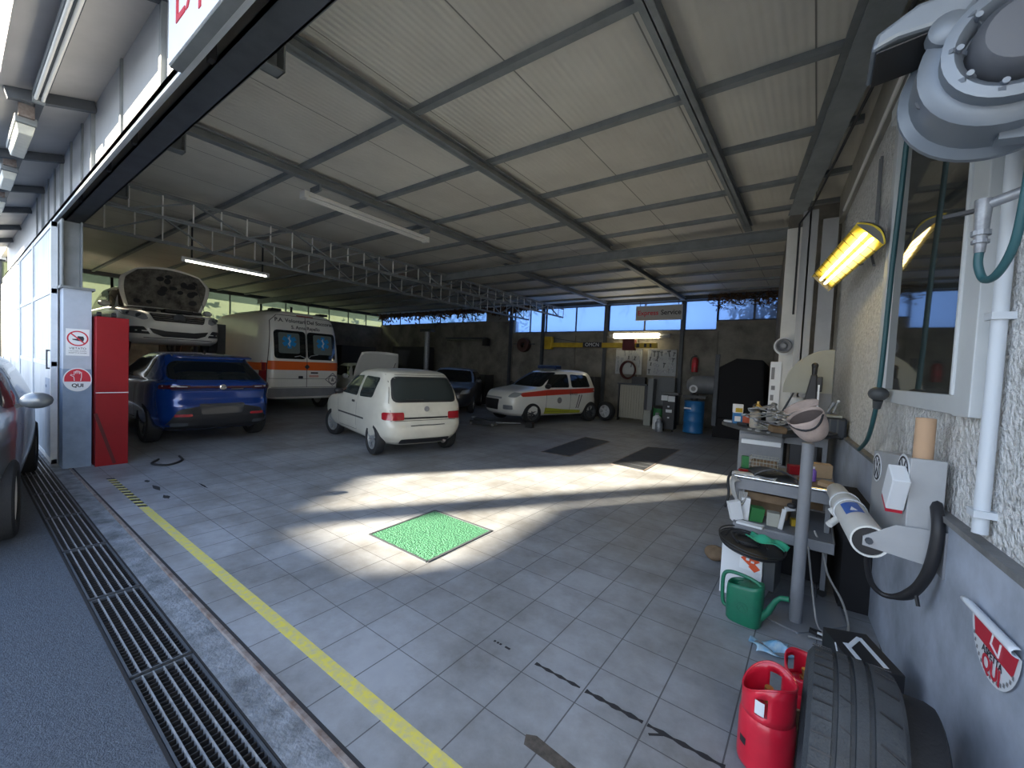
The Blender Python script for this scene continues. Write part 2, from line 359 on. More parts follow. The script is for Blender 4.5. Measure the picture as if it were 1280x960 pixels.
# tyre-black marks and tapes on the floor
y0 = 1.13
m = MB()
for k in range(1):
    m.bx(-5.2, -0.75, y0-0.034, y0+0.034, 0.0002, 0.0012)
tp = tag(link('floor_tape', m, 'yellow_tape'), 'worn yellow tape line stuck along the front of the tiled floor', 'tape')
m = MB(); x = -6.75
while x < -5.25:
    m.add([(x, y0-0.034, .001), (x+.05, y0-0.034, .001), (x+.085, y0+0.034, .001), (x+.035, y0+0.034, .001)], [(0, 1, 2, 3)]); x += 0.125
tag(link('hazard_tape', m, 'black_tape'), 'striped black end of the yellow floor tape nearest the red cabinet', 'tape')
m = MB(); x = -6.72
while x < -5.25:
    m.add([(x+.042, y0-0.034, .001), (x+.125, y0-0.034, .001), (x+.16, y0+0.034, .001), (x+.085, y0+0.034, .001)], [(0, 1, 2, 3)]); x += 0.125
link('yellow_stripes', m, 'yellow_tape', tp)
for i, (a, b, lab) in enumerate([(-1.38, -1.26, 'short dotted black tape scrap on the tiles, leftmost in its row'), (-1.10, -0.84, 'thin black tape strip on the tiles just right of the dotted scrap'), (-0.81, -0.53, 'long black tape strip in the middle of the row on the tiles'), (-0.51, -0.20, 'black tape strip with a loose offcut, nearest the red gas bottles')]):
    m = MB(); n = 14
    def edge(u, v, a=a, b=b, i=i):
        h = [0.006, 0.011, 0.014, 0.013][i]*(0.8+0.35*math.sin(u*23+i))
        return (a+(b-a)*u, 1.82+(v-0.5)*2*h, 0.0013)
    if i == 0:
        for q in (0, .18, .34, .66): m.bx(a+(b-a)*q, a+(b-a)*(q+.11 if q < .5 else q+.28), 1.813, 1.826, 0.0005, 0.0015)
    else: m.grid(edge, n, 1)
    if i == 3: m.bar((-0.49, 1.775, .001), (-0.44, 1.812, .001), 0.012, 0.001)
    tag(link('tape_strip', m, 'black_tape'), lab, 'tape', 'black tape strips on the tiles')
m = MB().add([(-0.90, 1.44, .0012), (-0.86, 1.462, .0012), (-0.60, 1.435, .0012), (-0.58, 1.385, .0012), (-0.88, 1.395, .0012)], [(0, 1, 2, 3, 4)])
tag(link('tape_scrap', m, 'brown_tape'), 'torn brown tape remnant on the tiles at the bottom of the picture', 'tape')
for i, (x, y, l, w) in enumerate([(-6.32, 1.38, .12, .045), (-5.95, 1.38, .26, .05), (-5.5, 1.36, .16, .05), (-5.7, 1.75, .3, .02)]):
    m = MB(); N = 12
    m.add([(x+l/2*math.cos(2*PI*k/N)*(1+.25*math.sin(3*k+i)), y+w/2*math.sin(2*PI*k/N)*(1+.3*math.cos(2*k)), .0011) for k in range(N)], [tuple(range(N))])
    tag(link('tape_mark', m, 'black_tape'), ['small black scuff on the tiles, closest to the red cabinet', 'long black scuff on the tiles behind the hazard stripes', 'black scuff on the tiles right of the longer scuff', 'thin dark scratch on the tiles behind the row of scuffs'][i], 'mark', 'black scuffs on the tiles')

# drain grates
def grate(y0, y1, L):
    t = thing('drain_grate', 'black drain grate section', 'grate')
    m = MB()
    for y in (y0+.006, y1-.006): m.bx(0.004, L-.004, y-.005, y+.005, -0.045, 0)
    for x in (0.008, L-.008): m.bx(x-.005, x+.005, y0, y1, -0.045, 0)
    link('frame', m, 'dark_steel', t)
    m = MB()
    for k in range(1, 6):
        y = y0+(y1-y0)*k/6; m.bx(0.004, L-.004, y-.003, y+.003, -0.03, 0.001)
    link('rail', m, 'galvanised', t)
    m = MB(); n = int(L/.032)
    for k in range(1, n): m.bx(L*k/n-.0025, L*k/n+.0025, y0, y1, -0.034, -0.006)
    link('slat', m, 'black_plastic', t)
    return t
g0 = grate(0.50, 0.745, 0.98)
labs = ['nearest', 'second nearest', 'third nearest', 'fourth nearest', 'fifth nearest', 'sixth nearest', 'seventh nearest', 'farthest']
for i in range(8):
    g = g0 if i == 0 else copy_tree(g0)
    g.location = (-1.55 - i*1.0 - .98, 0, -0.014); g.rotation_euler = (0, 0, 0)
    g['label'] = 'black slotted drain grate section in the roadside channel, %s to the camera' % labs[i]; g['group'] = 'drain grates along the road edge'

# floor plates
def floor_plate(name, poly, m_frame, m_fill, label, cat, rails=0):
    t = thing(name, label, cat, (0, 0, 0))
    cx = sum(p[0] for p in poly)/4; cy = sum(p[1] for p in poly)/4
    m = MB(); n = len(poly)
    for i in range(n):
        a, b = poly[i], poly[(i+1) % n]; m.bar((a[0], a[1], .003), (b[0], b[1], .003), .022, .008)
    link('frame', m, m_frame, t)
    inn = [(cx+(p[0]-cx)*.965, cy+(p[1]-cy)*.965) for p in poly]
    m = MB().prism(inn, 0.004); f = link('plate', m, m_fill, t)
    if rails:
        m = MB(); a, b, c, d = [Vector((p[0], p[1], .006)) for p in inn]
        for k in range(1, rails): m.bar(a.lerp(d, k/rails), b.lerp(c, k/rails), .012, .008)
        for k in range(1, 26): m.bar(a.lerp(b, k/26), d.lerp(c, k/26), .01, .006)
        link('bars', m, 'dark_steel', t)
    return t
floor_plate('inspection_hatch', [(-3.125, 2.21), (-2.36, 2.20), (-2.38, 3.02), (-3.16, 3.03)], 'dark_steel', 'green_hatch', 'square green chequered metal hatch set in the sunlit floor tiles', 'hatch')
floor_plate('pit_cover', [(-4.05, 6.53), (-3.48, 6.56), (-3.62, 8.70), (-4.28, 8.80)], 'rusty_steel', 'pit_grate', 'dark grated pit cover in the floor, left one of the two', 'cover', 9)
floor_plate('pit_cover', [(-2.72, 6.60), (-2.13, 6.52), (-2.20, 9.0), (-2.80, 8.75)], 'rusty_steel', 'pit_grate', 'dark grated pit cover in the floor, right one of the two', 'cover', 9)

# right wall: rough plaster above, smooth blue grey dado below
def wall_slab(y0, y1, off0, off1, z0, z1):
    m = MB(); vs = [tuple(W(y, o, z)) for y in (y0, y1) for o in (off0, off1) for z in (z0, z1)]
    return m.add(vs, [(0, 1, 3, 2), (4, 6, 7, 5), (0, 4, 5, 1), (2, 3, 7, 6), (0, 2, 6, 4), (1, 5, 7, 3)])
wr = struct('wall_right', wall_slab(-0.6, 7.2, -0.3, 0, 0, 4.0), 'plaster', 'rough white rendered wall on the right')
struct('wall_right_dado', wall_slab(-0.6, 7.2, 0, 0.03, 0, 1.0), 'dado_blue', 'smooth blue grey lower band of the right wall', wr)
struct('wall_right_cap', wall_slab(-0.6, 7.2, 0, 0.045, 1.0, 1.022), 'dado_cap', None, wr)
struct('wall_right_lintel', wall_slab(-0.6, 6.9, 0.0, 0.05, 3.62, 3.98), 'smooth_plaster', None, wr)
struct('wall_right_rear', MB().add([(-.44, 7.0, 0), (.9, 7.0, 0), (.9, 13.9, 0), (-1.04, 13.9, 0), (-.44, 7.0, 4), (.9, 7.0, 4), (.9, 13.9, 4), (-1.04, 13.9, 4)],
    [(0, 3, 2, 1), (4, 5, 6, 7), (0, 1, 5, 4), (1, 2, 6, 5), (2, 3, 7, 6), (3, 0, 4, 7)]), 'concrete', 'dark concrete side wall beyond the white column')
# back wall
m = MB().bx(-9.95, -2.5, 13.5, 13.8, 0, 2.93).bx(-19.0, -9.95, 13.5, 13.8, 0, 3.42).bx(-2.5, -0.2, 13.5, 13.8, 0, 3.2)
for x in (-10.02, -2.5, -7.2, -4.9): m.bx(x-.07, x+.07, 13.44, 13.5, 0, 2.9)
m.bx(-9.95, -2.5, 13.46, 13.5, 2.80, 2.93)
wb = struct('wall_back', m, 'concrete', 'stained concrete back wall below a strip of windows')
wl = struct('wall_left', MB().bx(-18.95, -18.6, 0.8, 7.6, 0, 2.75).bx(-18.95, -18.6, 7.6, 13.8, 0, 3.3), 'concrete', 'dark left end wall below greenish panes')
# glazing strips
def window(n, x0, x1, y0, y1, z0, z1, pane, nm, label):
    f = MB(); along_x = abs(x1-x0) > abs(y1-y0)
    p = lambda s, z: (x0+(x1-x0)*s, y0+(y1-y0)*s, z)
    for z in (z0+.02, z1-.02): f.bar(p(0, z), p(1, z), .05, .05)
    for k in range(nm+1): f.bar(p(k/nm, z0), p(k/nm, z1), .03 if 0 < k < nm else .06, .05)
    o = struct('window_%d' % n, f, 'dark_steel', label)
    g = MB(); d = (0, .006) if along_x else (.006, 0)
    g.bx(min(x0, x1)-d[0]/2, max(x0, x1)+d[0]/2, min(y0, y1)-d[1]/2, max(y0, y1)+d[1]/2, z0+.03, z1-.03)
    link('pane', g, pane, o)
    return o
bw = [(-9.98, -8.50, 2), (-8.50, -5.95, 2), (-5.95, -3.43, 2), (-3.43, -2.5, 1)]
for i, (a, b, n) in enumerate(bw):
    window(i+1, a, b, 13.62, 13.62, 2.93, 3.88, 'sky_pane', n, 'pale blue backlit pane above the back wall, %s from the left' % ['first', 'second', 'third', 'fourth'][i])
window(5, -2.5, -.6, 13.62, 13.62, 3.2, 3.88, 'sky_pane', 2, 'leaf filled window gap at the right end of the back wall')
window(6, -18.7, -9.98, 13.62, 13.62, 3.42, 3.88, 'sky_pane', 6, 'narrow bright window strip above the far left back wall')
window(7, -18.72, -18.72, 0.85, 3.15, 2.75, 3.92, 'green_pane', 2, 'greenish pane beside the white pillar, behind the raised car')
window(8, -18.72, -18.72, 3.15, 7.65, 2.75, 3.92, 'green_pane', 4, 'greenish panes behind the raised bonnet')
window(9, -18.72, -18.72, 7.65, 13.6, 3.3, 3.92, 'green_pane', 6, 'narrow yellowish panes left of the far corner')
# roof
struct('ceiling', MB().bx(-19.2, 1.0, .86, 14.0, 3.98, 4.06), 'roof_sheet', 'pale ribbed sheet roof on steel purlins')
def beam(name, m, mats='grey_steel', label=None, cat='beam', group=None):
    return tag(link(name, m, mats), label, cat, group)
m = MB()
def ibeam_y(m, x, y0, y1, z0, z1, w=.09):
    m.bx(x-w/2, x+w/2, y0, y1, z0, z0+.012); m.bx(x-w/2, x+w/2, y0, y1, z1-.012, z1); m.bx(x-.005, x+.005, y0, y1, z0, z1); return m
for i, (x, a, b, l) in enumerate([(-1.0, 1.45, 7.4, 'nearest the right wall'), (-3.29, 1.45, 7.4, 'in the middle of the front bay'), (-5.42, 1.45, 7.4, 'carrying the tube lamp nearest the camera')]):
    beam('roof_rafter', ibeam_y(MB(), x, a, b, 3.83, 3.93, .10), label='grey steel roof rafter ' + l, group='front bay rafters')
for i, (x, a, b, l) in enumerate([(-3.42, 7.6, 13.5, 'right of the hanging service sign'), (-5.96, 7.6, 13.5, 'above the yellow crane'), (-8.5, 7.6, 13.5, 'beside the trusses')]):
    beam('roof_rafter', ibeam_y(MB(), x, a, b, 3.83, 3.93, .10), label='grey steel rear bay rafter ' + l, group='rear bay rafters')
for i, y in enumerate([1.5, 2.66, 3.8, 4.93, 6.02, 6.95, 8.3, 9.4, 10.5, 11.6, 12.7]):
    m = MB().bx(-18.6, .2 if y < 7 else -.3, y-.035, y+.035, 3.925, 3.94).bx(-18.6, .2 if y < 7 else -.3, y+.025, y+.035, 3.94, 3.98).bx(-18.6, .2 if y < 7 else -.3, y-.035, y-.027, 3.94, 3.98)
    beam('roof_purlin', m, label='thin grey steel purlin under the roof sheets, number %s back from the front opening' % ['one', 'two', 'three', 'four', 'five', 'six', 'seven', 'eight', 'nine', 'ten', 'eleven'][i], group='roof purlins')
m = MB().bx(-18.6, -.3, 7.42, 7.54, 3.66, 3.675).bx(-18.6, -.3, 7.42, 7.54, 3.815, 3.83).bx(-18.6, -.3, 7.47, 7.49, 3.67, 3.82)
beam('main_beam', m, label='long grey steel cross beam spanning the middle of the roof')
m = MB().bx(-18.6, -.9, 13.38, 13.5, 3.86, 3.98); beam('wall_plate', m, 'dark_steel', label='dark steel wall plate above the back windows')
m = MB().bx(-18.6, -18.45, .95, 13.4, 3.86, 3.98); beam('wall_plate', m, 'dark_steel', label='dark steel wall plate above the left windows')
def edge_beam(y0, y1):
    m = MB(); d = Vector((-.157, 1, 0)).normalized(); s = Vector((1, .157, 0)).normalized()
    a = Vector((.26-.157*(y0-3.38), y0, 3.72)) - s*.1; b = Vector((.26-.157*(y1-3.38), y1, 3.72)) - s*.1
    for dz in (0, .21): m.bar(a+Vector((0, 0, dz)), b+Vector((0, 0, dz)), .19, .014)
    m.bar(a+Vector((0, 0, .105)), b+Vector((0, 0, .105)), .012, .2); return m
beam('edge_beam', edge_beam(.9, 6.6), label='grey steel edge beam along the top of the right wall')
def cab(y): return .282-.157*(y-3.38)
m = MB().tube([(cab(1.0), 1.0, 3.69), (cab(3.4), 3.4, 3.69), (cab(6.3), 6.3, 3.69), (-.30, 6.44, 3.55), (-.30, 6.46, 2.4)], .012, 8)
tag(link('black_cable', m, 'wire'), 'black cable clipped along the roof beam above the right wall', 'cable')
# trusses
def truss(x, zb, zt, label):
    t = thing('roof_truss', label, 'truss', (x, 1.2, 0), 0, 'steel roof trusses')
    L = 12.3
    for z in (zb, zt):
        link('chord', MB().bx(-.035, .035, 0, L, z-.008, z+.008).bx(-.006, .006, 0, L, z-.03, z+.03), 'grey_steel', t)
    p = .365; n = int(L/p)
    for k in range(n+1): link('vertical', MB().bar((0, .26+k*p, zb), (0, .26+k*p, zt), .018, .018), 'white_paint', t)
    for k in range(0, n-1, 4):
        y = .26+k*p; link('diagonal', MB().bar((0, y, zb), (0, y+2*p, zt), .04, .025), 'grey_steel', t)
        if y+4*p < L: link('diagonal', MB().bar((0, y+2*p, zt), (0, y+4*p, zb), .04, .025), 'grey_steel', t)
    return t
truss(-7.72, 3.48, 3.79, 'grey lattice roof truss, the nearer of the two')
truss(-9.25, 3.44, 3.85, 'grey lattice roof truss, the farther of the two')
# front: fascia, beam, canopy
m = MB().bx(-16, .75, .845, .86, 3.22, 3.92)
wf = struct('wall_front', m, 'fascia_sheet', 'pale sheet metal fascia above the garage opening')
m = MB()
for x in (-3.55, -5.78, -7.67, -9.43): m.bx(x-.025, x+.025, .815, .845, 3.24, 3.92)
for x in (-4.69, -6.38, -7.05, -8.3, -8.9, -10.2): m.bx(x-.018, x+.018, .828, .845, 3.24, 3.92)
link('battens', m, 'grey_steel', wf)
link('drip_edge', MB().bx(-16, .75, .80, .845, 3.185, 3.235).bx(-16, .75, .80, .812, 3.16, 3.235).bx(-16, .75, .835, .845, 3.23, 3.27), 'bright_sheet', wf)
m = MB().bx(-16, .75, .93, 1.10, 3.26, 3.275).bx(-16, .75, 1.088, 1.10, 3.26, 3.46).bx(-16, .75, .93, .945, 3.26, 3.46).bx(-16, .75, .93, 1.1, 3.45, 3.46)
beam('front_beam', m, 'dark_steel', label='dark steel beam across the top of the garage opening')
m = MB().bx(-16, .75, .864, .896, 3.30, 3.33)
for x in (-2.85, -4.5, -5.4, -6.8): m.bx(x-.03, x+.03, .866, .896, 3.19, 3.30)
beam('door_track', m, 'channel_black', label='black sliding door track tucked behind the fascia edge', cat='track')
struct('wall_front_inner', MB().bx(-18.6, .75, 1.105, 1.125, 3.44, 3.98), 'roof_sheet', 'pale inner face above the front beam')
for x, l in ((-3.29, 'at the middle rafter'), (-5.42, 'at the lamp rafter'), (-7.72, 'at the nearer truss')):
    m = MB().bx(x-.06, x+.06, 1.13, 1.45, 3.6, 3.612).bx(x-.06, x-.05, 1.13, 1.45, 3.6, 3.83).bx(x-.06, x+.06, 1.438, 1.45, 3.6, 3.83)
    beam('beam_bracket', m, label='grey steel bracket on the front beam ' + l, cat='bracket', group='beam brackets')
# canopy over the drain
def cz(y): return 3.90 - (0.85-y)*0.28
m = MB().add([(-16, .85, cz(.85)), (.6, .85, cz(.85)), (.6, .25, cz(.25)), (-16, .25, cz(.25)), (-16, .85, cz(.85)+.03), (.6, .85, cz(.85)+.03), (.6, .25, cz(.25)+.03), (-16, .25, cz(.25)+.03)],
    [(0, 1, 2, 3), (4, 7, 6, 5), (0, 4, 5, 1), (1, 5, 6, 2), (2, 6, 7, 3), (3, 7, 4, 0)])
struct('ceiling_canopy', m, 'canopy_sheet', 'grey sheet canopy over the drain')
for i, x in enumerate((-3.55, -5.72, -7.62, -9.38, -11.0, -12.8, -14.5)):
    m = MB().bar((x, .84, cz(.84)-.05), (x, .29, cz(.29)-.05), .06, .09)
    beam('canopy_rafter', m, 'dark_steel', label='dark steel rafter under the grey canopy, %s along from the camera' % ['first', 'second', 'third', 'fourth', 'fifth', 'sixth', 'seventh'][i], group='canopy rafters')
m = MB()
for y in (.50,): m.bx(-16, .6, y-.02, y+.03, cz(.5)-.03, cz(.5)-.002)
beam('canopy_purlin', m, 'dark_steel', label='dark steel purlin running along under the canopy')
def twin_tube(name, label, cat, loc, rz, L, lit, n=2, gap=.06, w=.12, tilt=0, body='white_paint'):
    t = thing(name, label, cat, loc, rz)
    link('housing', MB().bx(-w/2, w/2, 0, L, 0, .05), body, t, bevel=.004)
    for k in range(n):
        x = (k-(n-1)/2)*gap
        link('tube', MB().cyl((x, .03, -.022), (x, L-.03, -.022), .013, seg=10), lit, t, smooth=40)
    link('end_cap', MB().bx(-w/2, w/2, -.03, .025, -.04, .05), body, t); link('end_cap', MB().bx(-w/2, w/2, L-.025, L+.03, -.04, .05), body, t)
    return t
twin_tube('tube_lamp', 'unlit twin tube lamp fixed along the canopy edge', 'lamp', (-5.6, .47, 3.70), -PI/2, 1.95, 'tube_off', 2, .04, .075, 0, 'grey_steel')
for i, (x, L) in enumerate(((-6.05, .95), (-7.85, .75), (-9.6, .75))):
    t = thing('canopy_lamp', 'box lamp with a cloudy diffuser under the canopy, %s to the camera' % ['closest', 'second closest', 'farthest'][i], 'lamp', (x, .43, 3.55), 0, 'canopy box lamps')
    link('tray', MB().bx(-L, 0, -.07, .07, .05, .12), 'grey_steel', t, bevel=.008)
    link('diffuser', MB().add([(-L+.03, -.06, .05), (-.03, -.06, .05), (-.03, .06, .05), (-L+.03, .06, .05), (-L+.07, -.045, -.03), (-.07, -.045, -.03), (-.07, .045, -.03), (-L+.07, .045, -.03)],
        [(0, 3, 2, 1), (4, 5, 6, 7), (0, 1, 5, 4), (1, 2, 6, 5), (2, 3, 7, 6), (3, 0, 4, 7)]), 'diffuser', t, bevel=.008)
    link('bracket', MB().bx(-.02, .04, -.05, .05, .10, .21), 'rusty_steel', t)
# front lettered box sign
t = thing('box_sign', 'white box sign with red lettering hung on the front fascia', 'sign', (-2.95, .72, 3.10))
link('sign_box', MB().bx(0, 2.9, 0, .055, 0, .62), 'grey_steel', t)
link('face', MB().bx(.004, 2.896, -.008, .0, .006, .614), 'sign_white', t)
text('lettering', 'Express Service', .34, 'sign_red', t, face_mtx((.115, -.010, .265), (1, 0, 0), (0, 0, 1)), .002, 'LEFT')
link('hanger', MB().bx(.3, .36, 0.055, .095, .1, .6), 'dark_steel', t); link('hanger', MB().bx(2.4, 2.46, 0.055, .095, .1, .6), 'dark_steel', t)
# sliding doors left of the pillar
for i in range(4):
    x1 = -7.86 - i*2.02; x0 = x1 - 2.0
    f = MB()
    for x in (x0+.03, x1-.03): f.bx(x-.03, x+.03, .76, .82, .03, 3.12)
    for z in (.06, 1.32, 2.25, 3.09): f.bx(x0, x1, .765, .815, z-.03, z+.03)
    d = struct('door_%d' % (i+1), f, 'bright_sheet', 'pale sheet metal sliding door panel, %s left of the pillar' % ['first', 'second', 'third', 'fourth'][i])
    link('upper_sheet', MB().bx(x0+.05, x1-.05, .775, .785, 1.34, 3.07), 'door_sheet', d)
    link('lower_sheet', MB().bx(x0+.05, x1-.05, .772, .785, .08, 1.30), 'door_lower', d)
    if i == 0:
        link('handle', MB().bx(x1-.14, x1-.12, .73, .745, 1.25, 1.5).bx(x1-.14, x1-.12, .74, .77, 1.25, 1.27).bx(x1-.14, x1-.12, .74, .77, 1.48, 1.5), 'dark_steel', d)
        link('kick_panel', MB().bx(x1-.55, x1-.06, .762, .772, .1, 1.12).bx(x1-.50, x1-.40, .755, .764, 1.0, 1.03), 'pillar_blue', d)
struct('wall_front_left', MB().bx(-18.6, -15.9, .86, .95, 0, 3.2), 'concrete', 'dark stretch of front wall far to the left')
# pillar with signs
m = MB().bx(-7.9, -7.6, .84, 1.09, 0, 2.28)
pl = struct('column_left', m, ['pillar_paint'], 'boxed white and blue pillar left of the opening')
link('blue_base', MB().bx(-7.902, -7.597, .837, 1.093, 0, 1.27), 'pillar_blue', pl)
link('cap', MB().bx(-7.93, -7.57, .81, 1.12, 2.28, 2.31), 'grey_steel', pl)
struct('column_left_post', MB().bx(-7.9, -7.66, .83, .845, 2.31, 3.14).bx(-7.9, -7.66, 1.0, 1.015, 2.31, 3.14).bx(-7.79, -7.77, .84, 1.0, 2.31, 3.14).bx(-8.02, -7.9, .83, .95, 0, 3.14), 'grey_steel', 'grey steel post standing on the boxed pillar')
# white column at the end of the right wall
struct('column_right', MB().bx(-.46, -.24, 6.95, 7.25, 0, 3.66), 'white_paint', 'white painted column at the far end of the right wall', bevel=.01)
struct('column_right_post', MB().bx(-.27, -.11, 6.5, 6.52, 0, 3.72).bx(-.27, -.11, 6.64, 6.66, 0, 3.72).bx(-.2, -.18, 6.5, 6.66, 0, 3.72).bx(-.06, .10, 6.55, 6.7, 0, 3.6), 'pale_grey', 'grey steel posts beside the white column')
for x, a in ((-10.02, 'left of the blue panes'), (-8.5, 'beside the yellow crane'), (-5.95, 'left of the tool boards'), (-3.43, 'left of the fire extinguisher')):
    m = MB().bx(x-.05, x+.05, 13.33, 13.345, 0, 3.86).bx(x-.05, x+.05, 13.42, 13.435, 0, 3.86).bx(x-.006, x+.006, 13.34, 13.42, 0, 3.86)
    tag(link('steel_post', m, 'dark_steel'), 'dark steel post against the back wall, ' + a, 'post', 'posts on the back wall')
# outside
def tree(loc, h, r, n, leaf, label, spread=1.0, size=.32):
    t = thing('tree', label, 'tree', loc, 0, 'trees outside the panes')
    link('trunk', MB().tube([(0, 0, 0), (.1, .05, h*.4), (0, .1, h*.8)], .12, 8, rs=[.16, .12, .05]), 'bark', t)
    m = MB(); rr = random.Random(int(h*100+n))
    for k in range(n):
        a = rr.uniform(0, 2*PI); q = r*math.sqrt(rr.random()); z = h*rr.uniform(.38, 1.05)
        p = Vector((q*math.cos(a)*spread, q*math.sin(a), z)); s = size*rr.uniform(.5, 1.2)
        d1 = Vector((rr.uniform(-1, 1), rr.uniform(-1, 1), rr.uniform(-1, 1))).normalized(); d2 = d1.orthogonal().normalized()*.45
        m.add([p-d1*s*.5, p+d2*s*.5, p+d1*s*.5, p-d2*s*.5], [(0, 1, 2, 3)])
    link('foliage', m, leaf, t)
tree((-20.9, 2.6, 0), 4.4, 1.5, 700, 'leaf_green', 'green bushy tree seen through the panes beside the pillar', 1, .3)
tree((-21.0, 6.2, 0), 4.3, 1.3, 800, 'leaf_green', 'green tree showing behind the raised bonnet', 1, .3)
tree((-21.0, 10.6, 0), 4.2, 1.6, 700, 'leaf_green', 'yellow green tree behind the panes left of the corner', 1, .3)
tree((-14.6, 16.6, 0), 4.9, 2.0, 1100, 'leaf_green', 'leafy tree behind the narrow strip of the far back wall', 1.7, .3)
tree((-1.5, 14.9, 0), 4.5, 1.05, 1900, 'leaf_dry', 'brown leafed bush filling the window gap beside the white column', 1, .26)
m = MB(); rr = random.Random(3)
for k in range(9):
    x = -9.6+k*.85+rr.uniform(-.2, .2); p = [(x, 13.75, 4.0)]
    for j in range(5): p.append((p[-1][0]+rr.uniform(-.12, .12), 13.75+rr.uniform(-.03, .03), 4.0-.17*(j+1)))
    m.tube(p[:3+k % 4], .008, 5)
    m.tube([p[1], (p[1][0]+rr.uniform(-.5, .5), 13.75, p[1][2]-.3)], .006, 5)
tag(link('climber_stems', m, 'wire'), 'bare climber twigs hanging outside the blue panes', 'plant', kind='stuff')
m = MB(); rr = random.Random(5)
for k in range(1100):
    a = rr.random(); x = -18.4+a*9.4; 
    p = Vector((x, 13.15+rr.uniform(-.12, .1), 3.92-abs(rr.gauss(0, .22))*(.4+.6*abs(math.sin(x*1.7))))); s = rr.uniform(.10, .26)
    d1 = Vector((rr.uniform(-1, 1), rr.uniform(-.3, .3), rr.uniform(-1, .4))).normalized(); d2 = d1.orthogonal().normalized()*.3
    m.add([p-d1*s*.5, p+d2*s*.5, p+d1*s*.5, p-d2*s*.5], [(0, 1, 2, 3)])
tag(link('ivy', m, 'leaf_dry'), 'dry ivy creeping under the roof along the far left windows', 'plant', kind='stuff')
m = MB(); rr = random.Random(15)
for k in range(420):
    p = Vector((rr.uniform(-2.75, -.75), 13.3+rr.uniform(-.15, .1), 3.94-abs(rr.gauss(0, .17)))); s = rr.uniform(.08, .2)
    d1 = Vector((rr.uniform(-1, 1), rr.uniform(-.3, .3), rr.uniform(-1, .4))).normalized(); d2 = d1.orthogonal().normalized()*.3
    m.add([p-d1*s*.5, p+d2*s*.5, p+d1*s*.5, p-d2*s*.5], [(0, 1, 2, 3)])
tag(link('ivy', m, 'leaf_dry'), 'reddish dry leaves hanging under the roof beside the white column', 'plant', kind='stuff')
# unseen blocks added far down the street to shape the sunlight on the floor
FAR = 22.0
def far_block(P, d):
    m = MB(); n = len(P); k = 0.643
    f = [(x-k*FAR, -4.0-FAR, max(0.0, z+.49*FAR) if z > 0.01 else 0.0) for x, z in P]
    vs = f + [(x-k*d, y-d, z) for x, y, z in f]
    return m.add(vs, [tuple(range(n)), tuple(range(2*n-1, n-1, -1))] + [(i, n+i, n+(i+1) % n, (i+1) % n) for i in range(n)])
t = thing('sun_blocker', 'unseen stepped block added far off to shape the sun patches on the floor', 'blocker', (0, 0, -.02))
link('wall', far_block([(-21, 0), (-2.4, 0), (-2.4, 2.92), (-7.3, 2.92), (-8.0, 3.07), (-9.5, 3.68), (-21, 3.68)], 6), 'blocker_plaster', t)  # low unseen part, added to cut the near edge of the sun patches
link('right_blocker', far_block([(-6.26, 2.9), (-2.4, 2.9), (-2.4, 5.9), (-6.26, 5.9)], 2), 'blocker_plaster', t)
link('slant_blocker', far_block([(-6.26, 3.27), (-6.26, 5.65), (-7.45, 5.65), (-7.45, 4.05)], .25), 'blocker_plaster', t)
link('left_blocker', far_block([(-15.5, 3.6), (-9.45, 3.6), (-9.45, 5.95), (-15.5, 5.95)], 2), 'blocker_plaster', t)
link('stripe_blocker', far_block([(-8.02, 2.9), (-7.5, 2.9), (-7.5, 5.57), (-8.02, 5.57)], .5), 'blocker_clay', t)
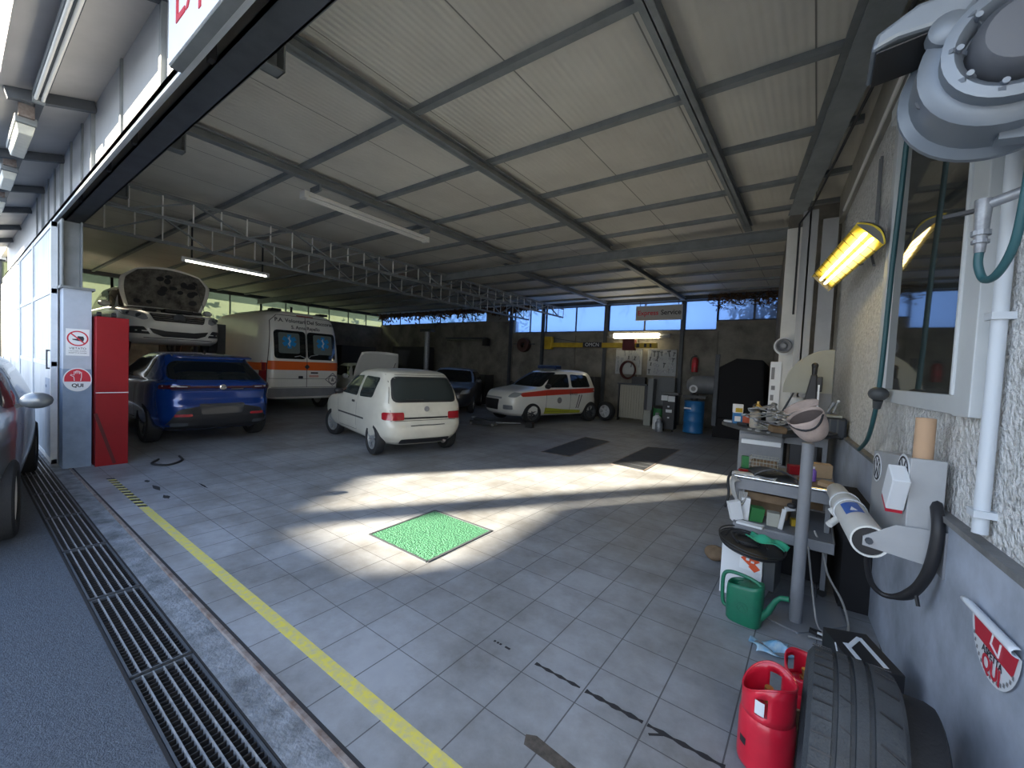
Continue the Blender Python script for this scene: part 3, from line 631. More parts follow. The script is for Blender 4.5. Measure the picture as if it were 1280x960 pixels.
# ------------------------------------------------------------------ cars
def pchip(xs, ys, x):
    if x <= xs[0]: return ys[0]
    if x >= xs[-1]: return ys[-1]
    n = len(xs); h = [xs[i+1]-xs[i] for i in range(n-1)]; d = [(ys[i+1]-ys[i])/h[i] for i in range(n-1)]
    def sl(i):
        if i == 0: return d[0]
        if i == n-1: return d[-1]
        if d[i-1]*d[i] <= 0: return 0
        return 2*d[i-1]*d[i]/(d[i-1]+d[i])
    for i in range(n-1):
        if x <= xs[i+1]:
            t = (x-xs[i])/h[i]; a, b = sl(i)*h[i], sl(i+1)*h[i]
            return ys[i]*(1+2*t)*(1-t)**2 + a*t*(1-t)**2 + ys[i+1]*t*t*(3-2*t) + b*t*t*(t-1)
class Body:
    """car shell as a stack of waterlines: rows of (z, x_rear, x_front, half width, squareness)"""
    def __init__(s, rows): s.rows = rows; s.zs = [r[0] for r in rows]
    def q(s, z): return [pchip(s.zs, [r[k] for r in s.rows], z) for k in (1, 2, 3, 4)]
    def side(s, x, z, sgn, off=0.006):
        xr, xf, w, n = s.q(z); L = (xf-xr)/2; t = min(.999, abs((x-(xr+xf)/2)/L))
        return Vector((x, sgn*(w*(1-t**n)**(1/n)+off), z))
    def end(s, y, z, sgn, off=0.006):
        xr, xf, w, n = s.q(z); L = (xf-xr)/2; t = min(.999, abs(y)/w)
        return Vector(((xr+xf)/2 + sgn*(L*(1-t**n)**(1/n)+off), y, z))
    def mesh(s, nz=44, nu=128, roof=0.03):
        m = MB(); z0, z1 = s.zs[0], s.zs[-1]; V = []
        lv = sorted(set([z0+(z1-z0)*k/nz for k in range(nz+1)] + s.zs))
        for z in lv:
            xr, xf, w, n = s.q(z); L = (xf-xr)/2; xm = (xr+xf)/2
            for k in range(nu):
                a = 2*PI*(k+.5)/nu; c, q = math.cos(a), math.sin(a)
                V.append((xm+L*math.copysign(abs(c)**(2/n), c), w*math.copysign(abs(q)**(2/n), q), z))
        N = len(lv)
        F = [(i*nu+k, i*nu+(k+1) % nu, (i+1)*nu+(k+1) % nu, (i+1)*nu+k) for i in range(N-1) for k in range(nu)]
        # domed roof: shrinking rings
        xr, xf, w, n = s.q(z1); xm = (xr+xf)/2; base = (N-1)*nu; rings = 4
        for j in range(1, rings):
            f = 1-j/rings
            for k in range(nu):
                p = V[base+k]; V.append((xm+(p[0]-xm)*f, p[1]*f, z1+roof*(1-f*f)))
        V.append((xm, 0, z1+roof))
        for j in range(rings-1):
            o = base+j*nu
            F += [(o+k, o+(k+1) % nu, o+nu+(k+1) % nu, o+nu+k) for k in range(nu)]
        o = base+(rings-1)*nu; F += [(o+k, o+(k+1) % nu, len(V)-1) for k in range(nu)]
        F.append(tuple(range(nu-1, -1, -1)))
        return m.add(V, F)
def roundpoly(pts, r, n=4):
    out = []; N = len(pts)
    for i in range(N):
        p = Vector(pts[i]).to_2d(); a = Vector(pts[i-1]).to_2d(); b = Vector(pts[(i+1) % N]).to_2d()
        rr = min(r, (a-p).length*.45, (b-p).length*.45); u = p+(a-p).normalized()*rr; v = p+(b-p).normalized()*rr
        for k in range(n+1):
            t = k/n; out.append(tuple(u*(1-t)**2+p*2*t*(1-t)+v*t*t))
    # densify long edges so that the patch follows the curved shell
    ex = max(max(p[0] for p in out)-min(p[0] for p in out), max(p[1] for p in out)-min(p[1] for p in out)); st_ = .05 if ex > .6 else .015; den = []
    for i in range(len(out)):
        a = Vector(out[i]); b = Vector(out[(i+1) % len(out)]); c = max(1, int((b-a).length/st_))
        den += [tuple(a.lerp(b, k/c)) for k in range(c)]
    return den
def patch(m, fn, poly, levels=None, mi=0):
    if levels is None:
        ex = max(max(p[0] for p in poly)-min(p[0] for p in poly), max(p[1] for p in poly)-min(p[1] for p in poly)); q_ = max(3, min(14, int(ex/.08)+2)); levels = tuple(1-k/q_ for k in range(q_))
    n = len(poly); c = (sum(p[0] for p in poly)/n, sum(p[1] for p in poly)/n); vs = []
    for f in levels: vs += [fn(c[0]+(p[0]-c[0])*f, c[1]+(p[1]-c[1])*f) for p in poly]
    vs.append(fn(*c)); fs = []
    for j in range(len(levels)-1): fs += [(j*n+k, j*n+(k+1) % n, (j+1)*n+(k+1) % n, (j+1)*n+k) for k in range(n)]
    j = (len(levels)-1)*n; fs += [(j+k, j+(k+1) % n, len(vs)-1) for k in range(n)]
    return m.add(vs, fs, mi)
def strip(m, fn, pts, w, mi=0):
    """thin line on the shell through 2d points"""
    P = [Vector(p) for p in pts]; Q = []
    for i in range(len(P)-1):
        c = max(1, int((P[i+1]-P[i]).length/.1)); Q += [P[i].lerp(P[i+1], k/c) for k in range(c)]
    Q.append(P[-1]); vs = []
    for i, p in enumerate(Q):
        d = (Q[min(i+1, len(Q)-1)]-Q[max(i-1, 0)]).normalized(); nn = Vector((-d.y, d.x))*w/2
        vs += [fn(*(p+nn)), fn(*(p-nn))]
    return m.add(vs, [(2*i, 2*i+1, 2*i+3, 2*i+2) for i in range(len(Q)-1)], mi)
def wheel(parent, loc, r, w, rim='alloy', style='spokes', steer=0, side=1, nsp=5):
    """wheel with its axle along y; outer face towards side*y"""
    m = MB(); m.X = Matrix.Translation(loc) @ Matrix.Rotation(steer, 4, 'Z') @ Matrix.Rotation(-side*PI/2, 4, 'X')
    h = w/2; ri = r*.66
    m.lathe([(ri, -h*.8), (r*.9, -h), (r*.97, -h*.85), (r, -h*.5), (r, h*.5), (r*.97, h*.85), (r*.9, h), (r*.72, h*.98), (ri, h*.8)], 30, close=True)
    o = link('tyre', m, 'rubber', parent, smooth=40)
    m2 = MB(); X = Matrix.Translation(loc) @ Matrix.Rotation(steer, 4, 'Z') @ Matrix.Rotation(-side*PI/2, 4, 'X'); m2.X = X
    m2.lathe([(ri, -h*.8), (ri*1.02, h*.8), (ri*.94, h*.84), (ri*.9, h*.5), (ri*.86, -h*.6)], 30)
    if style == 'spokes':
        m2.lathe([(0.0, h*.62), (ri*.2, h*.62), (ri*.24, h*.3), (ri*.22, 0)], 16)
        for k in range(nsp):
            a = 2*PI*k/nsp
            for da in (-.17, .17):
                m2.bar((ri*.16*math.cos(a), ri*.16*math.sin(a), h*.48), (ri*.93*math.cos(a+da), ri*.93*math.sin(a+da), h*.6), ri*.13, h*.22)
    else:
        m2.lathe([(0.0, h*.82), (ri*.25, h*.8), (ri*.3, h*.66), (ri*.62, h*.62), (ri*.9, h*.72)], 30)
        for k in range(8):
            a = 2*PI*k/8; m2.bar((ri*.34*math.cos(a), ri*.34*math.sin(a), h*.68), (ri*.86*math.cos(a), ri*.86*math.sin(a), h*.76), ri*.16, h*.12)
    link('rim', m2, rim, o, smooth=35)
    return o
def car_shell(t, body, paint, wheels, r, nz=44, lower=None):
    """shell with wheel arches cut out, plus dark liner"""
    o = link('body', body.mesh(nz), [paint, 'black_plastic'], t, smooth=38)
    cut = MB(); 
    for x, y, sg in wheels:
        cut.cyl((x, sg*(abs(y)-.20), r), (x, sg*(abs(y)+.4), r), r*1.17, seg=36)
    c = link('cutter', cut, 'black_plastic')
    b = o.modifiers.new('arch', 'BOOLEAN'); b.object = c; b.operation = 'DIFFERENCE'; b.solver = 'EXACT'; b.material_mode = 'TRANSFER'
    dg = bpy.context.evaluated_depsgraph_get(); me = bpy.data.meshes.new_from_object(o.evaluated_get(dg)); o.modifiers.clear(); o.data = me
    me.name = 'body'; me.set_sharp_from_angle(angle=math.radians(38))
    bpy.data.objects.remove(c); return o
def mirror(t, p, sgn, m, s=1.0, stalk=(-.02, -.09, -.05)):
    b = MB(); b.sphere((p[0], p[1]+sgn*.10*s, p[2]), .1*s, 14, 8, (.75, 1.05, .72)); o = link('door_mirror', b, m, t, smooth=60)
    link('mirror_foot', MB().bar((p[0]+stalk[0], p[1]-sgn*.02, p[2]+stalk[2]*s), (p[0], p[1]+sgn*.07*s, p[2]-.02), .05*s, .035*s), 'black_plastic', o)
    return o
def plate_patch(t, name, fn, poly, m, r=.02, label=None, off=None, par=None):
    b = MB(); patch(b, fn, roundpoly(poly, r)); o = link(name, b, m, par or t, smooth=60, solid=.0)
    if label: o['label'] = label
    return o
def rect(a, b, c, d): return [(a, c), (b, c), (b, d), (a, d)]

# --- small white hatchback, three doors, seen from behind
t = thing('hatchback_car', 'dirty white three-door hatchback parked in the middle of the floor, rear towards the camera', 'car', (-5.68, 4.83, 0), math.radians(165.5))
# local x forward, origin on the rear axle
B = Body([(.20, -.40, 2.72, .62, 5), (.26, -.49, 2.80, .70, 5), (.36, -.54, 2.84, .735, 6.5), (.50, -.555, 2.85, .75, 8), (.60, -.52, 2.83, .75, 9), (.70, -.50, 2.74, .752, 9), (.80, -.49, 2.52, .75, 9),
    (.88, -.475, 2.05, .735, 8.5), (.94, -.46, 1.88, .715, 8), (1.05, -.425, 1.70, .69, 7.5), (1.18, -.375, 1.48, .645, 7), (1.30, -.31, 1.26, .60, 5.6), (1.37, -.23, 1.08, .565, 5), (1.41, -.08, .88, .50, 4.2)])
wh = [(0, .70, 1), (0, .70, -1), (2.2, .70, 1), (2.2, .70, -1)]
car_shell(t, B, 'car_cream', wh, .275)
for x, y, sg in wh: wheel(t, (x, sg*.665, .275), .275, .155, 'hubcap', 'spokes', .0 if x < 1 else .25, sg, 7)
R = lambda y, z: B.end(y, z, -1)
plate_patch(t, 'rear_window_seal', lambda y, z: B.end(y, z, -1, .004), [(-.60, .90), (.60, .90), (.545, 1.315), (-.545, 1.315)], 'black_plastic', .12)
rw = plate_patch(t, 'rear_window', lambda y, z: B.end(y, z, -1, .009), [(-.57, .93), (.57, .93), (.52, 1.295), (-.52, 1.295)], 'light_glass', .11)
for sg, nm in ((1, 'left'), (-1, 'right')):
    sd_ = lambda x, z, sg=sg: B.side(x, z, sg, .004)
    plate_patch(t, 'door_window', sd_, [(.77, .92), (1.62, .93), (1.18, 1.27), (.72, 1.29)], 'light_glass', .05)
    plate_patch(t, 'quarter_window', sd_, [(.05, .94), (.66, .92), (.62, 1.29), (-.02, 1.28)], 'light_glass', .07)
    b = MB(); strip(b, lambda x, z, sg=sg: B.side(x, z, sg, .003), [(.70, 1.30), (.70, .9), (.74, .32), (1.72, .3), (1.78, .9)], .008)
    strip(b, lambda x, z, sg=sg: B.side(x, z, sg, .004), [(.35, .56), (1.75, .55)], .03); link('door_gap', b, 'shut_line', t)
    plate_patch(t, 'door_handle', lambda x, z, sg=sg: B.side(x, z, sg, .012), rect(.78, .94, .80, .84), 'black_plastic', .01)
    plate_patch(t, 'tail_lamp', lambda y, z: B.end(y, z, -1, .01), rect(sg*.40, sg*.712, .62, .745) if sg > 0 else rect(-.712, -.40, .62, .745), 'tail_red', .03)
    mirror(t, (1.62, sg*.70, .95), sg, 'black_plastic', .85)
b = MB(); patch(b, lambda y, z: B.end(y, z, -1, .008), roundpoly(rect(-.40, .40, .635, .662), .01)); link('tail_strip', b, 'black_plastic', t)
b = MB(); strip(b, lambda y, z: B.end(y, z, -1, .005), [(-.62, .61), (.62, .61)], .008); strip(b, lambda y, z: B.end(y, z, -1, .004), [(-.60, .62), (-.63, .9), (-.56, 1.34), (.56, 1.34), (.63, .9), (.60, .62)], .007); link('hatch_gap', b, 'shut_line', t)
b = MB(); strip(b, lambda y, z: B.end(y, z, -1, .008), [(-.32, .535), (-.1, .53), (.05, .535), (.3, .528)], .014); link('bumper_scuff', b, 'shut_line', t)
plate_patch(t, 'lower_bumper', lambda y, z: B.end(y, z, -1, .006), rect(-.45, .45, .22, .31), 'black_plastic', .04)
b = MB(); b.X = face_mtx(B.end(.0, .795, -1, .012), (0, 1, 0), (0, 0, 1)) @ Matrix.Rotation(PI, 4, 'Y'); b.lathe([(.045, 0), (.045, .006), (.03, .008), (.028, .002)], 20); link('round_badge', b, 'ink_grey', t)
link('wiper', MB().bar(B.end(.05, .945, -1, .02), B.end(.36, .95, -1, .02), .014, .012), 'black_plastic', t)
link('aerial', MB().cyl((.9, 0, 1.43), (.82, 0, 1.52), .006), 'black_plastic', t)
link('exhaust', MB().cyl((-.52, -.35, .24), (-.2, -.35, .24), .022), 'rusty_steel', t, smooth=40)
plate_patch(t, 'windscreen', lambda y, z: B.end(y, z, 1, .006), [(-.60, .97), (.60, .97), (.52, 1.33), (-.52, 1.33)], 'car_glass', .08)
# interior seats glimpsed through the glass are left as dark head rests on the shelf line
link('parcel_shelf', MB().bx(-.36, .05, -.5, .5, .91, .925), 'dark_grey_plastic', t)

# --- blue car, rear view
t = thing('crossover_car', 'shiny dark blue car parked under the raised white car, rear towards the camera', 'car', (-9.05, 2.80, 0), PI)
B2 = Body([(.24, -.62, 3.30, .80, 6), (.34, -.76, 3.40, .885, 6), (.50, -.80, 3.44, .91, 6), (.66, -.80, 3.46, .92, 6), (.78, -.765, 3.42, .92, 6), (.90, -.76, 3.30, .92, 6.2), (.985, -.785, 3.05, .915, 6.5), (1.03, -.775, 2.6, .90, 6.5),
    (1.08, -.70, 2.25, .86, 6), (1.20, -.53, 2.0, .80, 5.6), (1.34, -.32, 1.68, .73, 5.4), (1.45, -.22, 1.38, .675, 5), (1.50, -.24, 1.2, .64, 4.4), (1.53, -.08, 1.0, .58, 4)])
wh = [(0, .86, 1), (0, .86, -1), (2.63, .86, 1), (2.63, .86, -1)]
car_shell(t, B2, 'car_blue', wh, .35)
for x, y, sg in wh: wheel(t, (x, sg*.80, .35), .35, .22, 'dark_grey_plastic', 'spokes', 0, sg)
E2 = lambda o: (lambda y, z: B2.end(y, z, -1, o))
plate_patch(t, 'rear_window', E2(.008), [(-.74, 1.095), (.74, 1.095), (.60, 1.40), (-.60, 1.40)], 'car_glass', .12)
plate_patch(t, 'light_bar', E2(.008), rect(-.80, .80, .955, .995), 'tail_dark', .015)
for sg in (1, -1):
    plate_patch(t, 'tail_lamp', E2(.012), rect(min(sg*.46, sg*.83), max(sg*.46, sg*.83), .945, 1.01), 'tail_dark', .02)
    b = MB(); strip(b, E2(.016), [(sg*.5, .985), (sg*.8, .992)], .018); link('lamp_gleam', b, 'lamp_clear', t)
    plate_patch(t, 'rear_reflector', E2(.012), rect(min(sg*.43, sg*.66), max(sg*.43, sg*.66), .49, .535), 'tail_red', .01)
    plate_patch(t, 'exhaust_tip', E2(.012), rect(min(sg*.48, sg*.70), max(sg*.48, sg*.70), .33, .39), 'dark_steel', .02)
    plate_patch(t, 'door_window', lambda x, z, sg=sg: B2.side(x, z, sg, .005), [(.05, 1.10), (2.0, 1.08), (1.5, 1.40), (.1, 1.42)], 'car_glass', .06)
    mirror(t, (2.0, sg*.86, 1.10), sg, 'car_blue', 1.0)
    b = MB(); strip(b, lambda x, z, sg=sg: B2.side(x, z, sg, .004), [(.35, 1.08), (.5, .4), (1.75, .36), (1.7, 1.06)], .008); link('door_gap', b, 'shut_line', t)
plate_patch(t, 'lower_bumper', E2(.008), [(-.80, .26), (.80, .26), (.62, .60), (.34, .66), (-.34, .66), (-.62, .60)], 'black_plastic', .05)
plate_patch(t, 'plate_recess', E2(.012), [(-.30, .52), (.30, .52), (.34, .70), (-.34, .70)], 'car_dark', .03)
b = MB(); b.X = face_mtx(B2.end(0, .975, -1, .016), (0, 1, 0), (0, 0, 1)) @ Matrix.Rotation(PI, 4, 'Y'); b.lathe([(.05, 0), (.05, .008), (.038, .012), (0, .012)], 22); link('round_badge', b, 'chrome', t)
b = MB(); strip(b, E2(.014), [(-.13, .945), (-.32, .948)], .014); link('badge_script', b, 'chrome', t)
b = MB(); b.grid(lambda u, v: (-.26-.12*v, (-.60+1.2*u), 1.505-.03*v), 12, 2); link('roof_spoiler', b, 'car_blue', t, solid=.02)
b = MB().add([(.10, -.02, 1.54), (.10, .02, 1.54), (.24, .01, 1.54), (.24, -.01, 1.54), (.09, 0, 1.60)], [(0, 1, 4), (1, 2, 4), (2, 3, 4), (3, 0, 4)]); link('roof_fin', b, 'black_plastic', t)
b = MB(); strip(b, E2(.006), [(-.78, .93), (.78, .93)], .01); link('hatch_gap', b, 'shut_line', t)

# --- white people carrier on the lift, front towards the camera, bonnet up
LZ = 1.52
t = thing('people_carrier_car', 'white people carrier raised on the lift with its bonnet open', 'car', (-12.05, 2.98, LZ), 0)
B3 = Body([(.20, -3.45, .66, .76, 6), (.28, -3.55, .80, .85, 6), (.40, -3.58, .84, .885, 5.5), (.55, -3.58, .83, .893, 5.5), (.70, -3.56, .78, .893, 5.5), (.80, -3.54, .70, .89, 5.5), (.86, -3.52, .60, .885, 5.8), (.885, -3.5, .2, .88, 6), (.93, -3.48, -.22, .87, 6),
    (1.0, -3.45, -.40, .85, 6), (1.2, -3.36, -.80, .79, 6), (1.38, -3.22, -1.15, .72, 5.5), (1.50, -3.05, -1.45, .66, 5), (1.545, -2.85, -1.7, .58, 4.2)])
wh = [(0, .84, 1), (0, .84, -1), (-2.7, .84, 1), (-2.7, .84, -1)]
car_shell(t, B3, 'car_white', wh, .32)
for x, y, sg in wh: wheel(t, (x, sg*.79, .26), .32, .20, 'dark_grey_plastic', 'spokes', 0, sg)
E3 = lambda o: (lambda y, z: B3.end(y, z, 1, o))
plate_patch(t, 'windscreen', E3(.008), [(-.76, .97), (.76, .97), (.62, 1.48), (-.62, 1.48)], 'car_glass', .08)
# engine bay
link('engine_bay', MB().add([(.60, -.62, .892), (.60, .62, .892), (-.20, .74, .945), (-.20, -.74, .945)], [(0, 1, 2, 3)]).box(.2, .1, .93, .35, .5, .07).box(.25, -.4, .92, .2, .2, .06).box(.05, .5, .95, .2, .18, .05), 'black_plastic', t)
# grille with louvres, round emblem
g = plate_patch(t, 'grille', E3(.008), [(-.43, .66), (.43, .66), (.50, .825), (-.50, .825)], 'black_plastic', .03)
for z in (.70, .745, .79):
    b = MB(); strip(b, E3(.018), [(-.45, z), (-.12, z)], .016); strip(b, E3(.018), [(.12, z), (.45, z)], .016); link('louvre', b, 'chrome', g)
b = MB(); b.X = face_mtx(B3.end(0, .745, 1, .014), (0, 1, 0), (0, 0, 1)); b.lathe([(.105, 0), (.105, .02), (.088, .022), (.086, .01), (0, .01)], 28)
for a in (90, 210, 330): b.bar((0, 0, .014), (.09*math.cos(math.radians(a)), .09*math.sin(math.radians(a)), .014), .02, .008)
link('round_emblem', b, 'dark_steel', g)
for sg in (1, -1):
    hl = plate_patch(t, 'headlamp', lambda y, z: B3.end(y, z, 1, .01), [(sg*.52, .69), (sg*.60, .66), (sg*.84, .76), (sg*.875, .87), (sg*.80, .875), (sg*.56, .80)][::sg], 'lamp_clear', .03)
    b = MB(); p = B3.end(sg*.66, .75, 1, .0); b.sphere(p, .052, 14, 8, (.5, 1, 1)); p = B3.end(sg*.78, .80, 1, -.01); b.sphere(p, .042, 14, 8, (.6, 1, 1)); link('lamp_bowl', b, 'dark_steel', hl, smooth=60)
    fg = plate_patch(t, 'fog_recess', E3(.008), [(sg*.50, .37), (sg*.80, .38), (sg*.79, .52), (sg*.60, .525)][::sg], 'black_plastic', .03)
    b = MB(); strip(b, E3(.014), [(sg*.50, .435), (sg*.82, .44)], .022); link('fog_trim', b, 'car_white', fg)
    plate_patch(t, 'door_window', lambda x, z, sg=sg: B3.side(x, z, sg, .005), [(-2.9, 1.0), (-.62, .99), (-1.3, 1.42), (-2.8, 1.45)], 'light_glass', .07)
    b = MB(); strip(b, lambda x, z, sg=sg: B3.side(x, z, sg, .01), [(-1.45, .98), (-1.55, 1.45)], .05); link('door_post', b, 'car_white', t)
    b = MB(); strip(b, lambda x, z, sg=sg: B3.side(x, z, sg, .004), [(-.55, .95), (-.5, .35), (-1.5, .33), (-1.5, .95)], .008); link('door_gap', b, 'shut_line', t)
    mirror(t, (-.70, sg*.86, 1.03), sg, 'car_white', 1.0)
plate_patch(t, 'lower_intake', E3(.008), [(-.46, .40), (-.30, .335), (.30, .335), (.46, .40), (.52, .50), (.30, .455), (-.30, .455), (-.52, .50)], 'black_plastic', .02)
b = MB(); strip(b, E3(.012), [(-.6, .30), (.6, .30)], .012); link('lip_line', b, 'shut_line', t)
# bonnet, hinged at the windscreen, standing up
hx, hz = -.30, .98; an = math.radians(69)
def hood(u, v):
    y = (u-.5)*2*(.70 + .12*math.sin(PI*min(1, v*.9)) - .26*max(0, v-.72)**1.0*2.2); d = .98*v*(1-.10*(2*u-1)**2*v); bow = .075*(1-(2*u-1)**2)+.05*math.sin(PI*v)
    return (hx + d*math.cos(an) - bow*math.sin(an), y, hz + d*math.sin(an) + bow*math.cos(an))
hb = link('bonnet', MB().grid(hood, 20, 14), 'car_white', t, smooth=50, solid=.012)
def hood_in(u, v):
    p = Vector(hood(.05+.9*u, .04+.92*v)); return p + Vector((math.sin(an), 0, -math.cos(an)))*(.030+.010*math.sin(9*u*PI)*math.sin(6*v*PI))
link('bonnet_liner', MB().grid(hood_in, 30, 20), mat('bonnet_liner', (.20, .19, .16), .9, var=.6, vscale=6, dirt=(.05, .045, .04)), hb, smooth=60)
m = MB(); rr = random.Random(2)
for k in range(16):
    u, v = rr.uniform(.14, .86), rr.uniform(.14, .8); a, c = rr.uniform(.03, .06), rr.uniform(.04, .08)
    off = Vector((math.sin(an), 0, -math.cos(an)))*.046
    m.add([Vector(hood(u+a*math.cos(q*PI/4), v+c*math.sin(q*PI/4)))+off for q in range(8)], [tuple(range(8))])
link('liner_recess', m, 'black_plastic', hb)
link('bonnet_stay', MB().cyl((.5, .55, .9), (.02, .52, 1.62), .006), 'dark_steel', t)
# two post lift holding it
t = thing('car_lift', 'dark two post car lift carrying the white people carrier', 'lift', (-13.3, 2.98, 0))
for sg, nm in ((-1, 'near'), (1, 'far')):
    if sg < 0: post = MB().bx(-.16, .16, -1.52, -1.30, 0, 2.35)
    else: post = MB().bx(-.16, .16, 1.30, 1.52, 0, 2.35)
    link('post', post, 'dark_steel', t, bevel=.01)
    link('carriage', MB().bx(-.13, .13, sg*1.12, sg*1.30, 1.35, 1.95), 'dark_steel', t)
    for e in (.75, -1.0):
        link('arm', MB().bar((0, sg*1.15, 1.50), (e, sg*.66, 1.52), .10, .07).cyl((e, sg*.66, 1.52), (e, sg*.66, LZ+.19), .05), 'dark_steel', t)
link('cross_member', MB().bx(-.12, .12, -1.52, 1.52, 0, .03), 'dark_steel', t)

# --- ambulance, rear towards the camera
t = thing('ambulance', 'white ambulance with an orange band and blue stars on its rear windows', 'ambulance', (-11.85, 6.10, 0), PI); t.scale = (1.1, 1.1, 1.1)
V = Body([(.34, .06, 5.3, .90, 9), (.42, .0, 5.5, .99, 9), (.8, .0, 5.55, 1.02, 10), (1.2, .0, 5.5, 1.025, 10), (1.5, .02, 4.9, 1.01, 10), (1.9, .07, 4.45, .975, 10), (2.2, .12, 4.1, .94, 9), (2.42, .17, 3.8, .895, 8), (2.52, .22, 3.7, .83, 6), (2.57, .34, 3.5, .72, 5)])
wh = [(.95, .95, 1), (.95, .95, -1), (4.6, .95, 1), (4.6, .95, -1)]
car_shell(t, V, 'car_white', wh, .34)
for x, y, sg in wh: wheel(t, (x, sg*.90, .34), .34, .21, 'hubcap', 'cap', 0, sg)
EV = lambda o: (lambda y, z: V.end(y, z, -1, o))
plate_patch(t, 'rear_bumper', EV(.02), rect(-.90, .90, .40, .62), 'machine_grey', .04)
for sg in (1, -1):
    win = plate_patch(t, 'rear_window', EV(.008), rect(min(sg*.02, sg*.80), max(sg*.02, sg*.80), 1.36, 2.08), 'car_glass', .10)
    pn = plate_patch(t, 'frosted_pane', EV(.012), rect(min(sg*.18, sg*.70), max(sg*.18, sg*.70), 1.50, 2.02), mat('frosted', (.13, .16, .15), .5), .05, par=win)
    cy = sg*.44; cz_ = 1.80
    st = None
    b = MB()
    for k in range(3):
        a = k*PI/3+PI/6; d = Vector((math.cos(a), math.sin(a))); q = Vector((-d.y, d.x)); e = .175; w_ = .05
        patch(b, lambda y, z, k=k: V.end(y, z, -1, .017+.001*k), [(cy+p.x, cz_+p.y) for p in (d*e+q*w_, q*w_, -d*e+q*w_, -d*e-q*w_, -q*w_, d*e-q*w_)], (1, .5))
    st = link('rescue_star', b, 'star_blue', win)
    b = MB(); b.tube([V.end(cy, cz_-.13+.026*k, -1, .026) for k in range(11)], .009, 6)
    b.tube([V.end(cy+.032*math.sin(k*.95), cz_-.10+.022*k, -1, .024) for k in range(10)], .009, 6); link('staff', b, 'sign_white', st)
    b = MB(); strip(b, EV(.02), [(sg*.05, 1.40), (sg*.10, 1.46), (sg*.3, 1.50)] if sg < 0 else [(.05, 1.40), (.18, 1.45), (.32, 1.42)], .02); link('wiper', b, 'lamp_clear' if sg else 'ink', t)
    tl = MB(); patch(tl, lambda x, z, sg=sg: V.end(sg*z, x, -1, .01), roundpoly(rect(.75, 1.25, .93, 1.0), .02)); link('tail_lamp', tl, 'tail_red', t)
    mirror(t, (4.3, sg*.98, 1.5), sg, 'black_plastic', 1.5)
    plate_patch(t, 'door_window', lambda x, z, sg=sg: V.side(x, z, sg, .006), [(3.2, 1.35), (4.5, 1.35), (4.1, 1.95), (3.2, 1.98)], 'car_glass', .06)
    b = MB(); patch(b, lambda x, z, sg=sg: V.side(x, z, sg, .006), roundpoly(rect(.15, 5.0, 1.05, 1.24), .01)); link('side_band', b, 'orange_band', t)
    link('blue_beacon', MB().bx(.36, .60, sg*.62-.12, sg*.62+.12, 2.57, 2.63), 'black_plastic', t, bevel=.015)
plate_patch(t, 'orange_band', EV(.010), rect(-.985, .985, 1.08, 1.30), 'orange_band', .01)
b = MB(); strip(b, EV(.014), [(0, .64), (0, 2.46)], .014); strip(b, EV(.012), [(-.92, .64), (.92, .64)], .012); strip(b, EV(.012), [(-.93, .66), (-.93, 1.2), (-.84, 2.3), (-.7, 2.46), (.7, 2.46), (.84, 2.3), (.93, 1.2), (.93, .66)], .012); strip(b, EV(.012), [(-.9, .86), (.9, .86)], .008); link('door_gap', b, 'shut_line', t)
plate_patch(t, 'door_handle', EV(.02), rect(-.30, -.10, .995, 1.035), 'ink', .015)
plate_patch(t, 'door_latch', EV(.02), rect(.10, .22, .86, .93), 'ink', .02)
b = MB(); b.X = face_mtx(V.end(0, 1.17, -1, .022), (0, -1, 0), (0, 0, 1)); b.add([(0, .07, 0), (-.07, 0, 0), (0, -.07, 0), (.07, 0, 0)], [(0, 1, 2, 3)]); link('diamond_badge', b, 'ink', t)
plate_patch(t, 'reg_smear', EV(.012), rect(-.32, -.06, .90, .96), mat('pale_red', (.62, .36, .32), .6), .02)
for s_, z, h in (('P.A. Volontari Del Soccorso', 2.33, .135), ('S. Anna Rapallo', 2.17, .12)):
    o = text('lettering', s_, h, 'ink', t, face_mtx(V.end(0, z, -1, .016), (0, -1, 0), (0.17, 0, 1)), .001, bold=.002)
b = MB(); b.X = face_mtx(V.end(-.72, .84, -1, .018), (0, -1, 0), (0, 0, 1))
for k in range(24):
    a, c = 2*PI*k/24, 2*PI*(k+1)/24; b.add([(.10*math.cos(a), .10*math.sin(a), 0), (.10*math.cos(c), .10*math.sin(c), 0), (.125*math.cos(c), .125*math.sin(c), 0), (.125*math.cos(a), .125*math.sin(a), 0)], [(0, 1, 2, 3)])
b.add([(0, .19, 0), (-.22, 0, 0), (-.19, 0, 0), (0, .16, 0)], [(0, 1, 2, 3)]).add([(0, .19, 0), (0, .16, 0), (.19, 0, 0), (.22, 0, 0)], [(0, 1, 2, 3)]).add([(-.22, 0, 0), (0, -.17, 0), (0, -.14, 0), (-.19, 0, 0)], [(0, 1, 2, 3)]).add([(.22, 0, 0), (.19, 0, 0), (0, -.14, 0), (0, -.17, 0)], [(0, 1, 2, 3)]).add([(-.05, -.05, 0), (.05, -.05, 0), (0, .07, 0)], [(0, 1, 2)])
link('crest', b, 'ink_grey', t)
link('roof_rack', MB().bx(.5, 3.0, -.6, -.56, 2.58, 2.62).bx(.5, 3.0, .56, .6, 2.58, 2.62).cyl((.7, .1, 2.58), (.7, .1, 2.75), .03), 'black_plastic', t)
plate_patch(t, 'brake_light', EV(.02), rect(-.22, .22, 2.47, 2.495), 'tail_red', .008)

